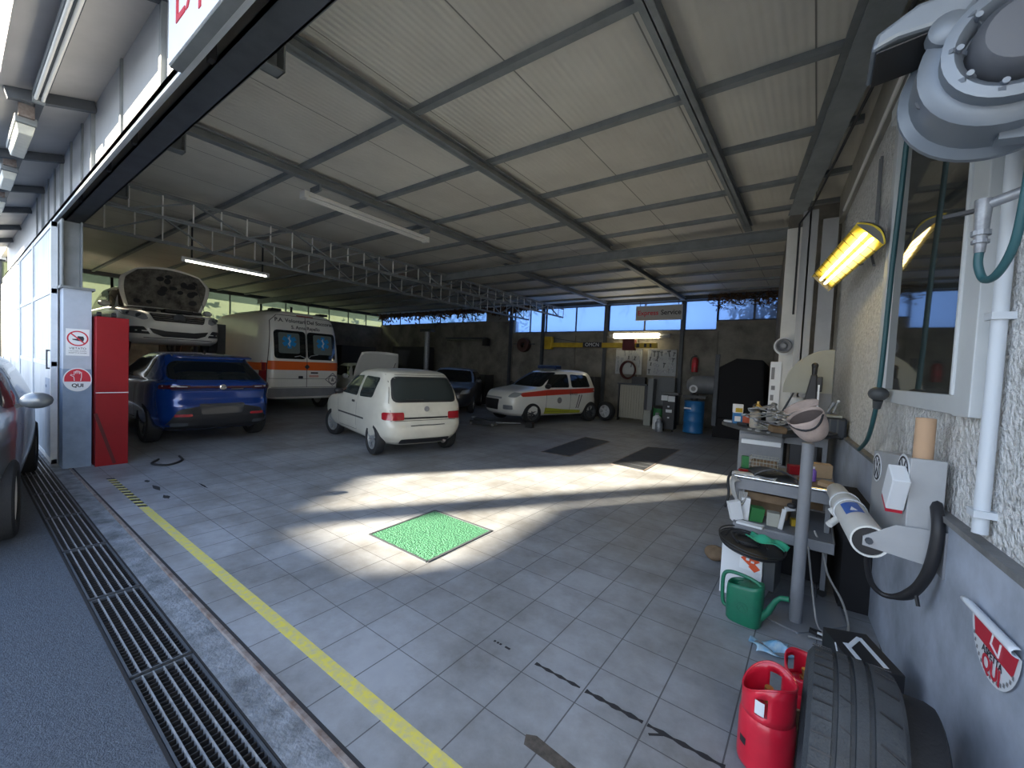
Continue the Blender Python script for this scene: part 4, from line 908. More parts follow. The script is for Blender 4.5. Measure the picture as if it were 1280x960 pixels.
# --- rescue service small car, front towards camera left
hd = math.atan2(-.955, -.297)
t = thing('rescue_car', 'white compact car with a red band and yellow lower panel beside the pit covers', 'car', (-7.02, 9.78, 0), hd)
B4 = Body([(.22, -2.62, .60, .68, 5), (.30, -2.72, .70, .77, 5), (.45, -2.74, .74, .81, 5), (.62, -2.74, .73, .82, 5), (.76, -2.70, .68, .82, 5), (.88, -2.68, .55, .815, 5.4), (.96, -2.66, .12, .805, 6), (1.02, -2.64, -.22, .79, 6), (1.15, -2.58, -.40, .755, 6), (1.35, -2.50, -.72, .69, 5.8), (1.48, -2.40, -.98, .63, 5), (1.53, -2.25, -1.2, .56, 4.4)])
wh = [(0, .76, 1), (0, .76, -1), (-2.3, .76, 1), (-2.3, .76, -1)]
car_shell(t, B4, 'car_white', wh, .30)
for x, y, sg in wh: wheel(t, (x, sg*.725, .30), .30, .18, 'dark_grey_plastic', 'spokes', .0, sg)
E4 = lambda o: (lambda y, z: B4.end(y, z, 1, o))
plate_patch(t, 'windscreen', E4(.008), [(-.70, 1.03), (.70, 1.03), (.58, 1.46), (-.58, 1.46)], 'car_glass', .08)
plate_patch(t, 'rear_window', lambda y, z: B4.end(y, z, -1, .008), [(-.62, 1.02), (.62, 1.02), (.54, 1.42), (-.54, 1.42)], 'car_glass', .08)
plate_patch(t, 'grille', E4(.01), [(-.5, .36), (.16, .36), (.20, .66), (-.55, .66)], 'black_plastic', .04)
plate_patch(t, 'fog_recess', E4(.01), rect(.40, .66, .40, .52), 'machine_grey', .03)
b = MB(); strip(b, E4(.014), [(-.6, .70), (.3, .70)], .05); link('front_panel', b, 'lamp_clear', t)
for sg in (1, -1):
    if sg > 0: plate_patch(t, 'headlamp', E4(.012), [(.50, .74), (.70, .73), (.76, .86), (.58, .88)], 'lamp_clear', .05)
    S4 = lambda x, z, sg=sg: B4.side(x, z, sg, .006)
    plate_patch(t, 'door_window', S4, [(-1.35, 1.03), (-.42, 1.02), (-.80, 1.40), (-1.35, 1.42)], 'car_glass', .06)
    plate_patch(t, 'rear_side_window', S4, [(-2.25, 1.05), (-1.45, 1.03), (-1.45, 1.42), (-2.15, 1.40)], 'car_glass', .07)
    plate_patch(t, 'red_band', S4, [(-2.62, .90), (.35, .76), (.45, .86), (-.5, .96), (-2.60, 1.03)], 'red_band', .02)
    plate_patch(t, 'yellow_panel', S4, [(-1.85, .27), (-.42, .27), (-.42, .46), (-1.1, .40), (-1.85, .36)], 'lime_band', .02)
    b = MB(); strip(b, lambda x, z, sg=sg: B4.side(x, z, sg, .01), [(-1.86, .82), (-1.72, .42)], .03); strip(b, lambda x, z, sg=sg: B4.side(x, z, sg, .01), [(-1.76, .82), (-1.64, .42)], .03); link('slanted_stripes', b, 'ink', t)
    b = MB(); strip(b, lambda x, z, sg=sg: B4.side(x, z, sg, .009), [(-.46, 1.0), (-.45, .35), (-1.38, .33), (-1.40, 1.0)], .01); link('door_gap', b, 'shut_line', t)
    mirror(t, (-.45, sg*.77, 1.06), sg, 'black_plastic', 1.0)
    b = MB(); c = B4.side(-.95, .66, sg, .012); N = 18
    patch(b, lambda x, z, sg=sg: B4.side(x, z, sg, .012), [(-.95+.09*math.cos(2*PI*k/N), .66+.09*math.sin(2*PI*k/N)) for k in range(N)], (1, .75)); link('crest', b, 'ink_grey', t)
link('beacon_bar', MB().bx(-1.35, -1.10, -.42, .42, 1.56, 1.66).cyl((-1.22, -.3, 1.5), (-1.22, -.3, 1.57), .03).cyl((-1.22, .3, 1.5), (-1.22, .3, 1.57), .03), mat('beacon_blue', (.015, .03, .09), .2), t, bevel=.02)
text('lettering', 'SERVIZI', .10, 'ink', t, face_mtx(B4.side(-1.50, .84, 1, .014), (-1, 0, 0), (0, 0, 1)), .001)

# --- white car with bonnet up behind the hatchback; dark car beside it
def plain_car(name, label, loc, rz, paint, bonnet):
    t = thing(name, label, 'car', loc, rz)
    B5 = Body([(.22, -3.2, .62, .72, 5), (.32, -3.3, .74, .82, 5), (.5, -3.32, .78, .85, 5), (.66, -3.3, .76, .86, 5), (.80, -3.26, .62, .85, 5.4), (.90, -3.2, .1, .84, 6), (.96, -3.1, -.30, .82, 6), (1.15, -2.95, -.62, .77, 6), (1.33, -2.7, -.95, .68, 5.5), (1.42, -2.4, -1.25, .60, 4.4)])
    wh = [(0, .80, 1), (0, .80, -1), (-2.5, .80, 1), (-2.5, .80, -1)]
    car_shell(t, B5, paint, wh, .31, 24)
    for x, y, sg in wh: wheel(t, (x, sg*.755, .31), .31, .19, 'hubcap', 'spokes', 0, sg)
    F = lambda o: (lambda y, z: B5.end(y, z, 1, o))
    plate_patch(t, 'windscreen', F(.008), [(-.70, .99), (.70, .99), (.58, 1.36), (-.58, 1.36)], 'car_glass', .08)
    plate_patch(t, 'grille', F(.008), rect(-.4, .4, .45, .62), 'black_plastic', .04)
    for sg in (1, -1):
        plate_patch(t, 'headlamp', F(.012), [(sg*.48, .64), (sg*.76, .66), (sg*.78, .78), (sg*.55, .76)][::sg], 'lamp_clear', .04)
        plate_patch(t, 'door_window', lambda x, z, sg=sg: B5.side(x, z, sg, .006), [(-2.6, .99), (-.6, .98), (-1.05, 1.32), (-2.4, 1.33)], 'car_glass', .06)
        mirror(t, (-.55, sg*.82, 1.02), sg, paint, 1.0)
    if bonnet:
        link('engine_bay', MB().add([(.58, -.6, .90), (.58, .6, .90), (-.25, .7, .97), (-.25, -.7, .97)], [(0, 1, 2, 3)]).box(.1, 0, .95, .5, .7, .08), 'black_plastic', t)
        an2 = math.radians(60)
        def hd_(u, v):
            d = .95*v; return (-.28+d*math.cos(an2)-.05*(1-(2*u-1)**2), (u-.5)*(1.46-.25*v*v), .99+d*math.sin(an2)+.05*(1-(2*u-1)**2))
        link('bonnet', MB().grid(hd_, 14, 8), paint, t, smooth=50, solid=.02)
    return t
plain_car('saloon_car', 'white car with its bonnet up between the ambulance and the white hatchback', (-11.9, 8.55, 0), math.radians(-18), 'car_white', True)
plain_car('saloon_car', 'black car in the shadows between the white hatchback and the red banded car', (-9.7, 9.7, 0), math.radians(-55), 'car_dark', False)

# --- silver car at the left edge, on the road
t = thing('saloon_car', 'silver grey car at the left edge of the picture, parked beside the drain', 'car', (-5.3, -.56, -.02), math.radians(-7))
B6 = Body([(.20, -3.4, .58, .74, 4.5), (.30, -3.5, .70, .84, 4.5), (.48, -3.55, .76, .88, 4.5), (.64, -3.5, .74, .89, 4.5), (.78, -3.46, .62, .885, 5), (.88, -3.4, .22, .87, 5.5), (.96, -3.3, -.35, .845, 6), (1.15, -3.1, -.75, .78, 6), (1.34, -2.8, -1.15, .70, 5.5), (1.44, -2.5, -1.5, .62, 4.4)])
wh = [(0, .84, 1), (0, .84, -1), (-2.6, .84, 1), (-2.6, .84, -1)]
car_shell(t, B6, 'car_silver', wh, .32)
for x, y, sg in wh: wheel(t, (x, sg*.79, .32), .32, .2, 'alloy', 'spokes', 0, sg, 9)
for sg in (1, -1):
    plate_patch(t, 'door_window', lambda x, z, sg=sg: B6.side(x, z, sg, .006), [(-2.7, 1.0), (-.62, .99), (-1.2, 1.35), (-2.5, 1.36)], 'light_glass', .06)
    b = MB(); strip(b, lambda x, z, sg=sg: B6.side(x, z, sg, .006), [(-.55, .95), (-.6, .35), (-1.65, .33), (-1.65, 1.0)], .008); link('door_gap', b, 'shut_line', t)
    mirror(t, (-.62, sg*.86, 1.06), sg, 'car_silver', 1.05)
    plate_patch(t, 'headlamp', lambda y, z: B6.end(y, z, 1, .01), [(sg*.5, .64), (sg*.8, .66), (sg*.82, .80), (sg*.6, .77)][::sg], 'lamp_clear', .04)
plate_patch(t, 'windscreen', lambda y, z: B6.end(y, z, 1, .008), [(-.70, 1.0), (.70, 1.0), (.58, 1.38), (-.58, 1.38)], 'car_glass', .08)
plate_patch(t, 'grille', lambda y, z: B6.end(y, z, 1, .01), rect(-.42, .42, .42, .62), 'black_plastic', .04)
# ------------------------------------------------------------------ fixtures on the right wall
def wall_mtx(y, off, z):
    """local x into the room, local y towards the camera, z up"""
    return Matrix.Translation(W(y, off, z)) @ Matrix.Rotation(WRZ, 4, 'Z') @ Matrix.Rotation(PI, 4, 'Z')
def wt(name, label, cat, y, off, z, group=None):
    t = thing(name, label, cat, W(y, off, z), WRZ+PI, group); return t
# window: wide pale frame, dark glass
f = MB(); f.X = wall_mtx(0, 0, 0); P0 = W(0, 0, 0)
def wy(y): return -(y)/math.cos(WRZ)
def wbox(m, y0, y1, o0, o1, z0, z1, mi=0):
    vs = [tuple(W(y, o, z)) for y in (y0, y1) for o in (o0, o1) for z in (z0, z1)]
    return m.add(vs, [(0, 1, 3, 2), (4, 6, 7, 5), (0, 4, 5, 1), (2, 3, 7, 6), (0, 2, 6, 4), (1, 5, 7, 3)], mi)
f = MB(); wbox(f, 2.27, 2.43, .0, .04, 1.44, 3.42); wbox(f, 3.80, 3.94, .0, .04, 1.44, 3.42); wbox(f, 2.43, 3.80, .0, .04, 1.44, 1.52); wbox(f, 2.43, 3.80, .0, .04, 3.30, 3.42)
wbox(f, 2.43, 2.45, .0, .05, 1.52, 3.3); wbox(f, 3.78, 3.80, .0, .05, 1.52, 3.3)
wn_ = struct('window_10', f, 'frame_white', 'large dark window with a pale frame in the right wall', bevel=.004)
link('pane', wbox(MB(), 2.45, 3.78, .004, .012, 1.52, 3.3), 'window_dark_glass', wn_)
link('blind', wbox(MB(), 2.43, 3.80, .05, .09, 3.30, 3.40), 'frame_white', wn_)
# conduit
t = wt('wall_pipe', 'white painted conduit running down the right wall beside the window', 'pipe', 2.12, 0.03, 1.0)
link('pipe', MB().tube([(0, 0, .05), (0, 0, 2.3)], .021, 12), 'pipe_white', t, smooth=40)
for z in (.12, .80, 1.7): link('clip', MB().bx(-.035, .028, -.03, .03, z-.012, z+.012), 'pipe_white', t)
tag(link('ceiling_conduit', MB().tube([W(2.2, .07, 3.56), W(4.1, .07, 3.56), W(6.2, .07, 3.56)], .014, 8), 'white_paint', smooth=40), 'thin white conduit along the top of the right wall', 'pipe')
tag(link('wall_cable', MB().tube([W(4.5, .02, 3.4), W(4.48, .02, 2.9), W(4.6, .02, 2.62), W(4.4, .03, 2.5)], .010, 6).tube([W(4.55, .02, 3.4), W(4.53, .02, 2.9)], .010, 6), 'machine_grey'), 'thin grey cable on the rough wall above the heater lamp', 'cable')
# heater lamp
N = Vector((.235, 3.74, 2.58)); d = Vector((-.16, 1, 0)).normalized()
t = thing('heater_lamp', 'glowing yellow twin tube lamp in a trough hung on the right wall', 'lamp', N)
a = Vector((-.074, 0, .078)); nrm = Vector((-.72, -.1, -.69)).normalized(); L = 1.75
def tr(s, u, w=0): return d*(s*L) + a*u*1.05 + nrm*w
m = MB().grid(lambda u, v: tr(u, (v-.5)*2, -.05*(1-abs(2*v-1)**2)), 8, 10); rf = link('reflector', m, 'reflector_yellow', t, smooth=50, solid=.004)
link('back_shell', MB().grid(lambda u, v: tr(u, (v-.5)*2*.98, -.055*(1-abs(2*v-1)**2)-.008), 4, 10), 'machine_grey', t, solid=.003)
for u in (-.28, .22): link('tube', MB().cyl(tr(.06, u, -.012), tr(.94, u, -.012), .013, seg=10), 'tube_heat', t, smooth=40)
for s in (0.015, .985): link('end_cap', MB().add([tr(s, -1, 0), tr(s, 1, 0), tr(s, .6, -.045), tr(s, -.6, -.045)], [(0, 1, 2, 3)]), 'machine_grey', t, solid=.006)
m = MB()
for k in range(1, 9): m.tube([tr(k/9, -1, .004), tr(k/9, 0, .012), tr(k/9, 1, .004)], .002, 4)
link('guard_wires', m, 'wire', t)
link('bracket', MB().bar(tr(.2, .2, -.05), tr(.2, .2, -.05)+Vector((.14, 0, .05)), .03, .01).bar(tr(.8, .2, -.05), tr(.8, .2, -.05)+Vector((.26, 0, .05)), .03, .01), 'machine_grey', t)
# exhaust fan at top right
cF = Vector((.37, 1.72, 2.46)); rF = .20
t = thing('exhaust_fan', 'grey drum shaped extractor fan hung high on the right wall beside the window', 'fan', cF)
m = MB(); m.at(0, 0, 0, 0, PI/2)      # local z becomes -y (towards the camera)
m.lathe([(.0, -.16), (rF+.012, -.16), (rF+.012, -.14), (rF-.012, -.12), (rF-.012, .02), (rF-.03, .035), (rF-.055, .04)], 40)
link('drum', m, 'fan_grey', t, smooth=45)
m = MB().at(0, 0, 0, 0, PI/2); m.lathe([(rF-.055, .02), (rF-.05, .09), (rF-.075, .095), (.105, .075), (.10, .03)], 36); link('front_ring', m, 'fan_grey', t, smooth=45)
m = MB().at(0, 0, 0, 0, PI/2); m.lathe([(.0, .13), (.075, .128), (.092, .11), (.098, .03)], 30); mo = link('motor', m, 'fan_dark', t, smooth=45)
m = MB()
for k in range(9):
    q = 2*PI*k/9+.3; p = Vector((.115*math.cos(q), -.082, .115*math.sin(q))); link('bolt', MB().cyl(p, p+Vector((0, -.022, 0)), .008, seg=8).bar(p*.86+Vector((0, .01, 0)), p*1.16, .014, .012), 'fan_grey', t)
link('nameplate', MB().bx(.02, .075, -.136, -.128, -.05, .03), 'brass', mo)
# tangential outlet hood to the left
m = MB(); y0_, y1_ = -.05, .15
P = [(-.04, .205), (-.20, .20), (-.29, .15), (-.30, .10), (-.24, .12), (-.10, .12)]
m.X = Matrix.Translation((0, y1_, 0)) @ Matrix.Rotation(PI/2, 4, 'X'); m.prism([(x, z) for x, z in P], y1_-y0_); hd_ = link('outlet_hood', m, 'fan_grey', t, bevel=.012)
m = MB().add([(-.12, y0_+.01, .117), (-.285, y0_+.01, .096), (-.285, y1_-.01, .096), (-.12, y1_-.01, .117)], [(0, 1, 2, 3)]); link('outlet_mouth', m, 'black_plastic', hd_, solid=.004)
m = MB(); m.at(-.13, -.03, .10, 0, PI/2); m.lathe([(0, .03), (.03, .03), (.045, .02), (.048, -.02)], 20); link('round_port', m, 'fan_grey', t, smooth=40)
link('wall_bracket', MB().bar((.0, .06, -.19), (.19, .06, -.21), .05, .03).bar((.02, .06, -.17), (.20, .06, .1), .03, .03).bx(.165, .19, 0, .12, -.28, .2), 'fan_grey', t)
m = MB().tube(catmull([(-.16, .0, .08), (-.155, .01, 0), (-.175, .02, -.06), (-.15, .01, -.08)], 5), .008, 6)
for k in range(3): m.bar((-.16+.012*k, 0, -.02-.012*k), (-.125+.008*k, -.02, -.005-.018*k), .005, .005)
link('clip_wire', m, 'fan_dark', t)
# valve and loop of hose
t = thing('air_valve', 'worn air valve below the grey extractor fan', 'valve', W(1.98, .13, 2.12))
link('body', MB().tube([(0, 0, .04), (0, 0, -.06), (0, 0, -.13)], .017, 10, rs=[.022, .018, .013]).cyl((0, 0, .02), (.1, -.03, .05), .016, seg=10), 'galvanised', t, smooth=40)
link('collar', MB().cyl((0, 0, -.06), (0, 0, -.075), .024, seg=12).cyl((0, 0, -.09), (0, 0, -.10), .022, seg=12), 'galvanised', t)
link('lever', MB().bar((0, 0, .01), (-.085, .03, .005), .018, .012), 'black_plastic', t)
P = [W(1.98, .13, 2.0), W(1.98, .13, 1.95), W(1.96, .12, 1.90), W(1.90, .11, 1.905), W(1.84, .10, 1.98), W(1.80, .10, 2.12), W(1.78, .10, 2.25), W(1.78, .10, 2.40)]
tag(link('air_hose', MB().tube(catmull(P, 6), .0115, 10), 'hose_teal', smooth=60), 'loop of teal hose hanging from the air valve', 'hose')
P = [W(2.0, .26, 2.60), W(2.6, .17, 2.72), W(3.10, .12, 2.95), W(3.22, .10, 2.8), W(3.30, .095, 2.5), W(3.37, .09, 2.2), W(3.42, .085, 1.8), W(3.45, .08, 1.52), W(3.52, .09, 1.36), W(3.66, .085, 1.2), W(3.95, .08, 1.08)]
P = [W(3.20, .105, 3.30), W(3.21, .10, 3.12), W(3.26, .10, 2.9), W(3.30, .10, 2.6), W(3.36, .10, 2.25), W(3.40, .10, 1.8), W(3.45, .10, 1.5), W(3.55, .10, 1.30), W(3.75, .09, 1.16), W(4.0, .09, 1.06)]
t = thing('hanging_hose', 'long teal hose hanging beside the window with a dark rubber ball on it', 'hose', W(3.45, .10, 1.06))
o0 = Vector(t.location)
link('hose', MB().tube([p-o0 for p in catmull(P, 6)], .013, 10), 'hose_teal', t, smooth=60)
link('rubber_ball', MB().sphere(W(3.45, .10, 1.49)-o0, .052, 18, 10, (1, 1, .85)).cyl(W(3.45, .10, 1.45)-o0, W(3.47, .10, 1.40)-o0, .026, .02), 'dark_grey_plastic', t, smooth=60)
# holder box with round badges, cardboard tube
t = wt('wall_box', 'grey sheet metal holder with two round badges on the right wall', 'box', 2.46, .03, .62)
L_ = .72; D_ = .115      # local y runs towards the camera, so the box spans -L_..0
m = MB().add([(0, 0, .16), (D_, 0, .22), (D_, 0, .62), (0, 0, .62), (0, -L_, 0), (D_, -L_, .05), (D_, -L_, .55), (0, -L_, .55)],
    [(0, 1, 2, 3), (7, 6, 5, 4), (1, 5, 6, 2), (0, 3, 7, 4), (3, 2, 6, 7), (0, 4, 5, 1)]); link('case', m, 'pale_grey', t, bevel=.004)
for y, z in ((-.09, .545), (-.60, .47)):
    b = MB(); X = Matrix.Translation((D_+.001, y, z)) @ Matrix.Rotation(PI/2, 4, 'Z') @ Matrix.Rotation(PI/2, 4, 'X') @ Matrix.Diagonal((1.25, 1, 1, 1)); b.X = X
    b.lathe([(0, 0), (.078, 0), (.078, .002), (0, .002)], 28); bd = link('round_badge', b, 'sign_white', t)
    b = MB(); b.X = X; r1, r2 = .058, .068
    for k in range(30):
        a_, c_ = 2*PI*k/30, 2*PI*(k+1)/30; b.add([(r1*math.cos(a_), r1*math.sin(a_), .003), (r2*math.cos(a_), r2*math.sin(a_), .003), (r2*math.cos(c_), r2*math.sin(c_), .003), (r1*math.cos(c_), r1*math.sin(c_), .003)], [(0, 1, 2, 3)])
    for p, q in (((-.024, .050), (0, .006)), ((0, .006), (.024, .050)), ((-.046, .030), (-.022, -.052)), ((-.022, -.052), (0, .0)), ((0, .0), (.022, -.052)), ((.022, -.052), (.046, .030))): b.bar((*p, .003), (*q, .003), .009, .001)
    link('monogram', b, 'ink', bd)
m = MB().at(.055, -.10, .60); m.lathe([(.030, -.05), (.034, -.05), (.034, .16), (.030, .16)], 22, close=True)
o = link('cardboard_tube', m, 'tan_card', None, smooth=40); o.matrix_world = Matrix.Translation(W(2.46, .03, .65)) @ Matrix.Rotation(WRZ+PI, 4, 'Z'); tag(o, 'tan cardboard tube standing in the grey wall holder', 'tube')
t = wt('leaflet_box', 'small white tilted box with a red lower edge on the grey wall holder', 'box', 2.43, .15, 1.03)
m = MB().at(.03, -.05, .06, 0, -.5); m.bx(-.03, .03, -.06, .05, -.075, .09); link('case', m, 'sign_white', t, bevel=.004)
m = MB().at(.03, -.05, .06, 0, -.5); m.bx(-.028, .028, -.055, .045, -.095, -.075); link('red_edge', m, 'sign_red', t)
# white cylinder on its arm
P0c, P1c = W(3.45, .27, .84), W(2.42, .262, .85); ax = (P1c-P0c).normalized()
t = thing('wall_cylinder', 'white tube shaped holder with a blue label on a bracket arm at the right wall', 'holder', P0c)
Lc = (P1c-P0c).length
def along(m): m.X = ax.to_track_quat('Z', 'Y').to_matrix().to_4x4(); return m
m = along(MB()); m.lathe([(0, 0), (.040, 0), (.052, .02), (.056, .3), (.068, .34), (.070, Lc), (.062, Lc), (.060, Lc-.25), (0, Lc-.25)], 28); link('shell', m, 'white_paint', t, smooth=35)
m = along(MB()); m.lathe([(.0615, Lc-.006), (.0595, Lc-.22), (0, Lc-.22)], 24); link('inner_lining', m, 'black_plastic', t)
m = along(MB()); m.lathe([(.071, .52), (.075, .52), (.075, .56), (.071, .56)], 26, close=True); m.lathe([(.071, .36), (.074, .36), (.074, .39), (.071, .39)], 26, close=True); link('bands', m, 'sign_white', t, smooth=35)
m = MB(); X = along(MB()).X; inv = X.to_quaternion().inverted()
up_l = inv @ Vector((-.45, -.2, .85)); ang = math.atan2(up_l.y, up_l.x)
m = along(MB()); m.grid(lambda u, v: (.0712*math.cos(ang-.75+1.1*v), .0712*math.sin(ang-.75+1.1*v), .60+.2*u), 2, 8); lb = link('blue_label', m, 'blue_label', t)
m = along(MB()); m.add([(.0725*math.cos(ang-.2+.5*v), .0725*math.sin(ang-.2+.5*v), z) for v, z in ((0, .70), (.4, .76), (-.4, .78))], [(0, 1, 2)]); link('label_mark', m, 'sign_white', lb)
dn = inv @ Vector((-.7, -.2, -.55)); an_ = math.atan2(dn.y, dn.x)
m = along(MB()); m.cyl((.06*math.cos(an_), .06*math.sin(an_), .55), (.12*math.cos(an_), .12*math.sin(an_), .60), .018, seg=10).cyl((.06*math.cos(an_), .06*math.sin(an_), .43), (.085*math.cos(an_), .085*math.sin(an_), .43), .03, seg=10); link('side_knob', m, 'white_paint', t, smooth=40)
t = wt('bracket_arm', 'pale grey sheet bracket arm holding up the white tube holder', 'bracket', 2.44, .03, .72)
link('plate', MB().add([(0, 0, .07), (0, 0, .23), (.15, 0, .225), (.255, 0, .15), (.255, 0, .11)], [(0, 1, 2, 3, 4)]), 'pale_grey', t, solid=.006)
link('foot', MB().bx(0, .008, -.09, .05, .05, .24), 'machine_grey', t); link('bolt', MB().at(.235, .006, .135, 0, PI/2).lathe([(0, -.012), (.014, -.012), (.014, .012), (0, .012)], 8), 'dark_steel', t)
P = [W(2.52, .05, 1.10), W(2.42, .055, 1.0), W(2.40, .06, .90), W(2.42, .075, .76), W(2.48, .11, .64), W(2.54, .17, .585), W(2.54, .22, .62), W(2.5, .25, .72), W(2.47, .255, .785)]
m = MB(); C2 = catmull(P, 6); m.tube(C2, .012, 8, rs=[.022 if k < 26 else .012 for k in range(len(C2))])
t = thing('black_strap', 'black hose looping down from the grey wall holder to the white tube', 'hose', W(2.5, .1, .6)); o0 = Vector(t.location)
link('hose', MB().tube([p-o0 for p in C2], .012, 8, rs=[.022 if k < 24 else (.022-.010*(k-24)/4 if k < 28 else .012) for k in range(len(C2))]), 'black_plastic', t, smooth=50)
link('tail', MB().tube([C2[22]-o0, C2[22]-o0+Vector((0.01, -.02, -.06))], .008, 6), 'black_plastic', t)
# peeling round sticker
t = wt('round_sticker', 'peeling round white and red sticker on the lower right wall', 'sticker', 1.93, .036, .80)
# local y towards camera; picture x grows with local y
Rs = .165; cxs, czs = .0, .03
pts = [(Rs*math.cos(a_), Rs*math.sin(a_)) for a_ in [PI*1.0+PI*1.0*k/24 for k in range(25)]]
fold_l, fold_r = (-.165, .005), (.165, .005)
def rot2(p, a_): return (p[0]*math.cos(a_)-p[1]*math.sin(a_), p[0]*math.sin(a_)+p[1]*math.cos(a_))
ra = 0.0
m = MB().add([(.001, p[0], p[1]) for p in pts], [tuple(range(len(pts)))]); link('disc', m, 'sign_white', t)
m = MB().add([(.002, -.150, -.005), (.002, .150, -.005), (.002, .128, -.075), (.002, -.128, -.075)][::-1], [(0, 1, 2, 3)]); rh = link('red_half', m, 'sign_red', t)
m = MB().tube([(.003, .0, -.01), (.003, -.012, -.05), (.003, .04, -.065), (.003, .05, -.02)], .003, 5); link('hand_outline', m, 'sign_white', rh)
fm = lambda y, z: face_mtx((.003, y, z), (0, 1, 0), (0, 0, 1))
text('word', 'ASPETTA', .034, 'ink', t, fm(.0, -.088), .0005); text('word', 'QUI', .07, 'sign_red', t, fm(.0, -.125), .0005, bold=.0015)
m = MB()
for k in range(15):
    a_ = PI*1.16+PI*.68*k/14; m.add([(.003, .150*math.cos(a_)+dx, .150*math.sin(a_)+dz) for dx, dz in ((-.005, -.006), (.006, -.006), (.006, .006), (-.005, .006))], [(0, 1, 2, 3)])
link('rim_text', m, 'ink_grey', t)
m = MB(); m.grid(lambda u, v: (.004+.030*math.sin(PI*v)*(1-.35*u), -.165+.33*u, .002+.03*(1-math.cos(PI*v))*(1-.55*u)-.045*v*v*(1-u)), 14, 10); link('curled_flap', m, 'sign_white', t, smooth=60, solid=.001)
t.rotation_euler = (0, 0, WRZ+PI)
for ch in t.children: ch.matrix_parent_inverse = Matrix.Identity(4); ch.rotation_euler = (-.62*0, 0, 0)
# tyre and gas bottles in the corner
def tyre(m, R, w):
    h = w/2; prof = [(R*.66, -h*.82), (R*.74, -h*.98), (R*.9, -h), (R*.965, -h*.9), (R*.99, -h*.74)]
    for g0 in (-.42, -.06, .30): prof += [(R*1.0, h*(g0-.06)), (R*.97, h*(g0-.045)), (R*.97, h*(g0+.045)), (R*1.0, h*(g0+.06))]
    prof += [(R*.99, h*.74), (R*.965, h*.9), (R*.9, h), (R*.74, h*.98), (R*.66, h*.82)]
    return m.lathe(prof, 64, close=True)
t = thing('loose_tyre', 'large worn black tyre standing on its tread beside the red gas bottles', 'tyre', (.145, 1.72, 0), 0)
R_ = .315; m = MB(); m.X = Matrix.Translation((0, 0, R_)) @ Matrix.Rotation(PI/2+.03, 4, 'Y'); X = m.X.copy(); tyre(m, R_, .235); tb = link('tread', m, 'tyre_grey', t, smooth=30)
m = MB(); m.X = X
for k in range(46):
    a_ = 2*PI*k/46; c_, s_ = math.cos(a_), math.sin(a_); tdir = Vector((-s_, c_, 0)); rd = Vector((c_, s_, 0))
    p = rd*(R_*1.0005); m.bar(p+Vector((0, 0, -.105)), p+Vector((0, 0, -.055)), .004, .003, up=rd)
    if k % 2 == 0:
        m.bar(p+Vector((0, 0, .052)), p+tdir*.022+Vector((0, 0, .10)), .005, .003, up=rd); m.bar(p+Vector((0, 0, -.04)), p+tdir*.012+Vector((0, 0, -.012)), .003, .003, up=rd)
link('sipes', m, 'black_plastic', t)
t = thing('spare_wheel', 'dark wheel half hidden between the big tyre and the wall', 'wheel', (.335, 1.86, 0), 0)
wheel(t, (0, 0, .25), .25, .11, 'dark_grey_plastic', 'spokes', PI/2, 1)
def gas(name, label, loc, rz, s=1.0):
    t = thing(name, label, 'bottle', loc, rz, 'red gas bottles')
    m = MB().lathe([(0, .012), (.085, .012), (.100, .03), (.102, .05), (.102, .21), (.096, .245), (.07, .275), (.03, .288), (0, .288)], 36); link('body', m, 'gas_red', t, smooth=45)
    # collar with window cut-outs
    seg = 40; m = MB()
    def col(u, v):
        a_ = 2*PI*u; top = .375+.03*math.cos(a_)-.02*math.cos(2*a_); return (.094*math.cos(a_), .094*math.sin(a_), .235+(top-.235)*v)
    m.grid(col, seg, 4); m.f = [f for i, f in enumerate(m.f) if not (i//seg in (1, 2) and (i % seg) in (6, 7, 8, 26, 27, 28))]; m.mi = [0]*len(m.f)
    link('collar', m, 'gas_red', t, smooth=50, solid=.004)
    link('collar_rim', MB().tube([Vector(col(k/40, 1)) for k in range(41)], .004, 6), 'gas_red', t, smooth=50)
    m = MB().lathe([(.022, .285), (.022, .30), (.012, .305), (.012, .33), (.016, .332), (.016, .345), (0, .345)], 16); link('valve', m, 'brass', t, smooth=30)
    m = MB().grid(lambda u, v: (.1028*math.cos(2.6+.5*u), .1028*math.sin(2.6+.5*u), .31+.05*v), 5, 1); m = MB().grid(lambda u, v: (.0970*math.cos(-2.2+.36*u), .0970*math.sin(-2.2+.36*u), .275+.055*v), 5, 1); link('paper_label', m, 'paper', t)
    m = MB().grid(lambda u, v: (.104*math.cos(-2.75+.32*u), .104*math.sin(-2.75+.32*u), .115+.03*v), 4, 1); link('slot', m, 'black_plastic', t)
    t.scale = (s, s, s); return t
gas('gas_bottle', 'red gas bottle nearest the camera, with a paper label on its collar', (-.078, 1.92, 0), .2, .96)
gas('gas_bottle', 'red gas bottle standing behind the nearest one, partly hidden by the big tyre', (.035, 2.24, 0), 1.2, .80)
tag(link('cardboard_scrap', MB().at(-.035, 2.085, .08, .3, .1).bx(-.10, .10, -.006, .006, -.08, .10), 'cardboard', bevel=.002), 'scrap of brown cardboard stuck between the two red gas bottles', 'cardboard')
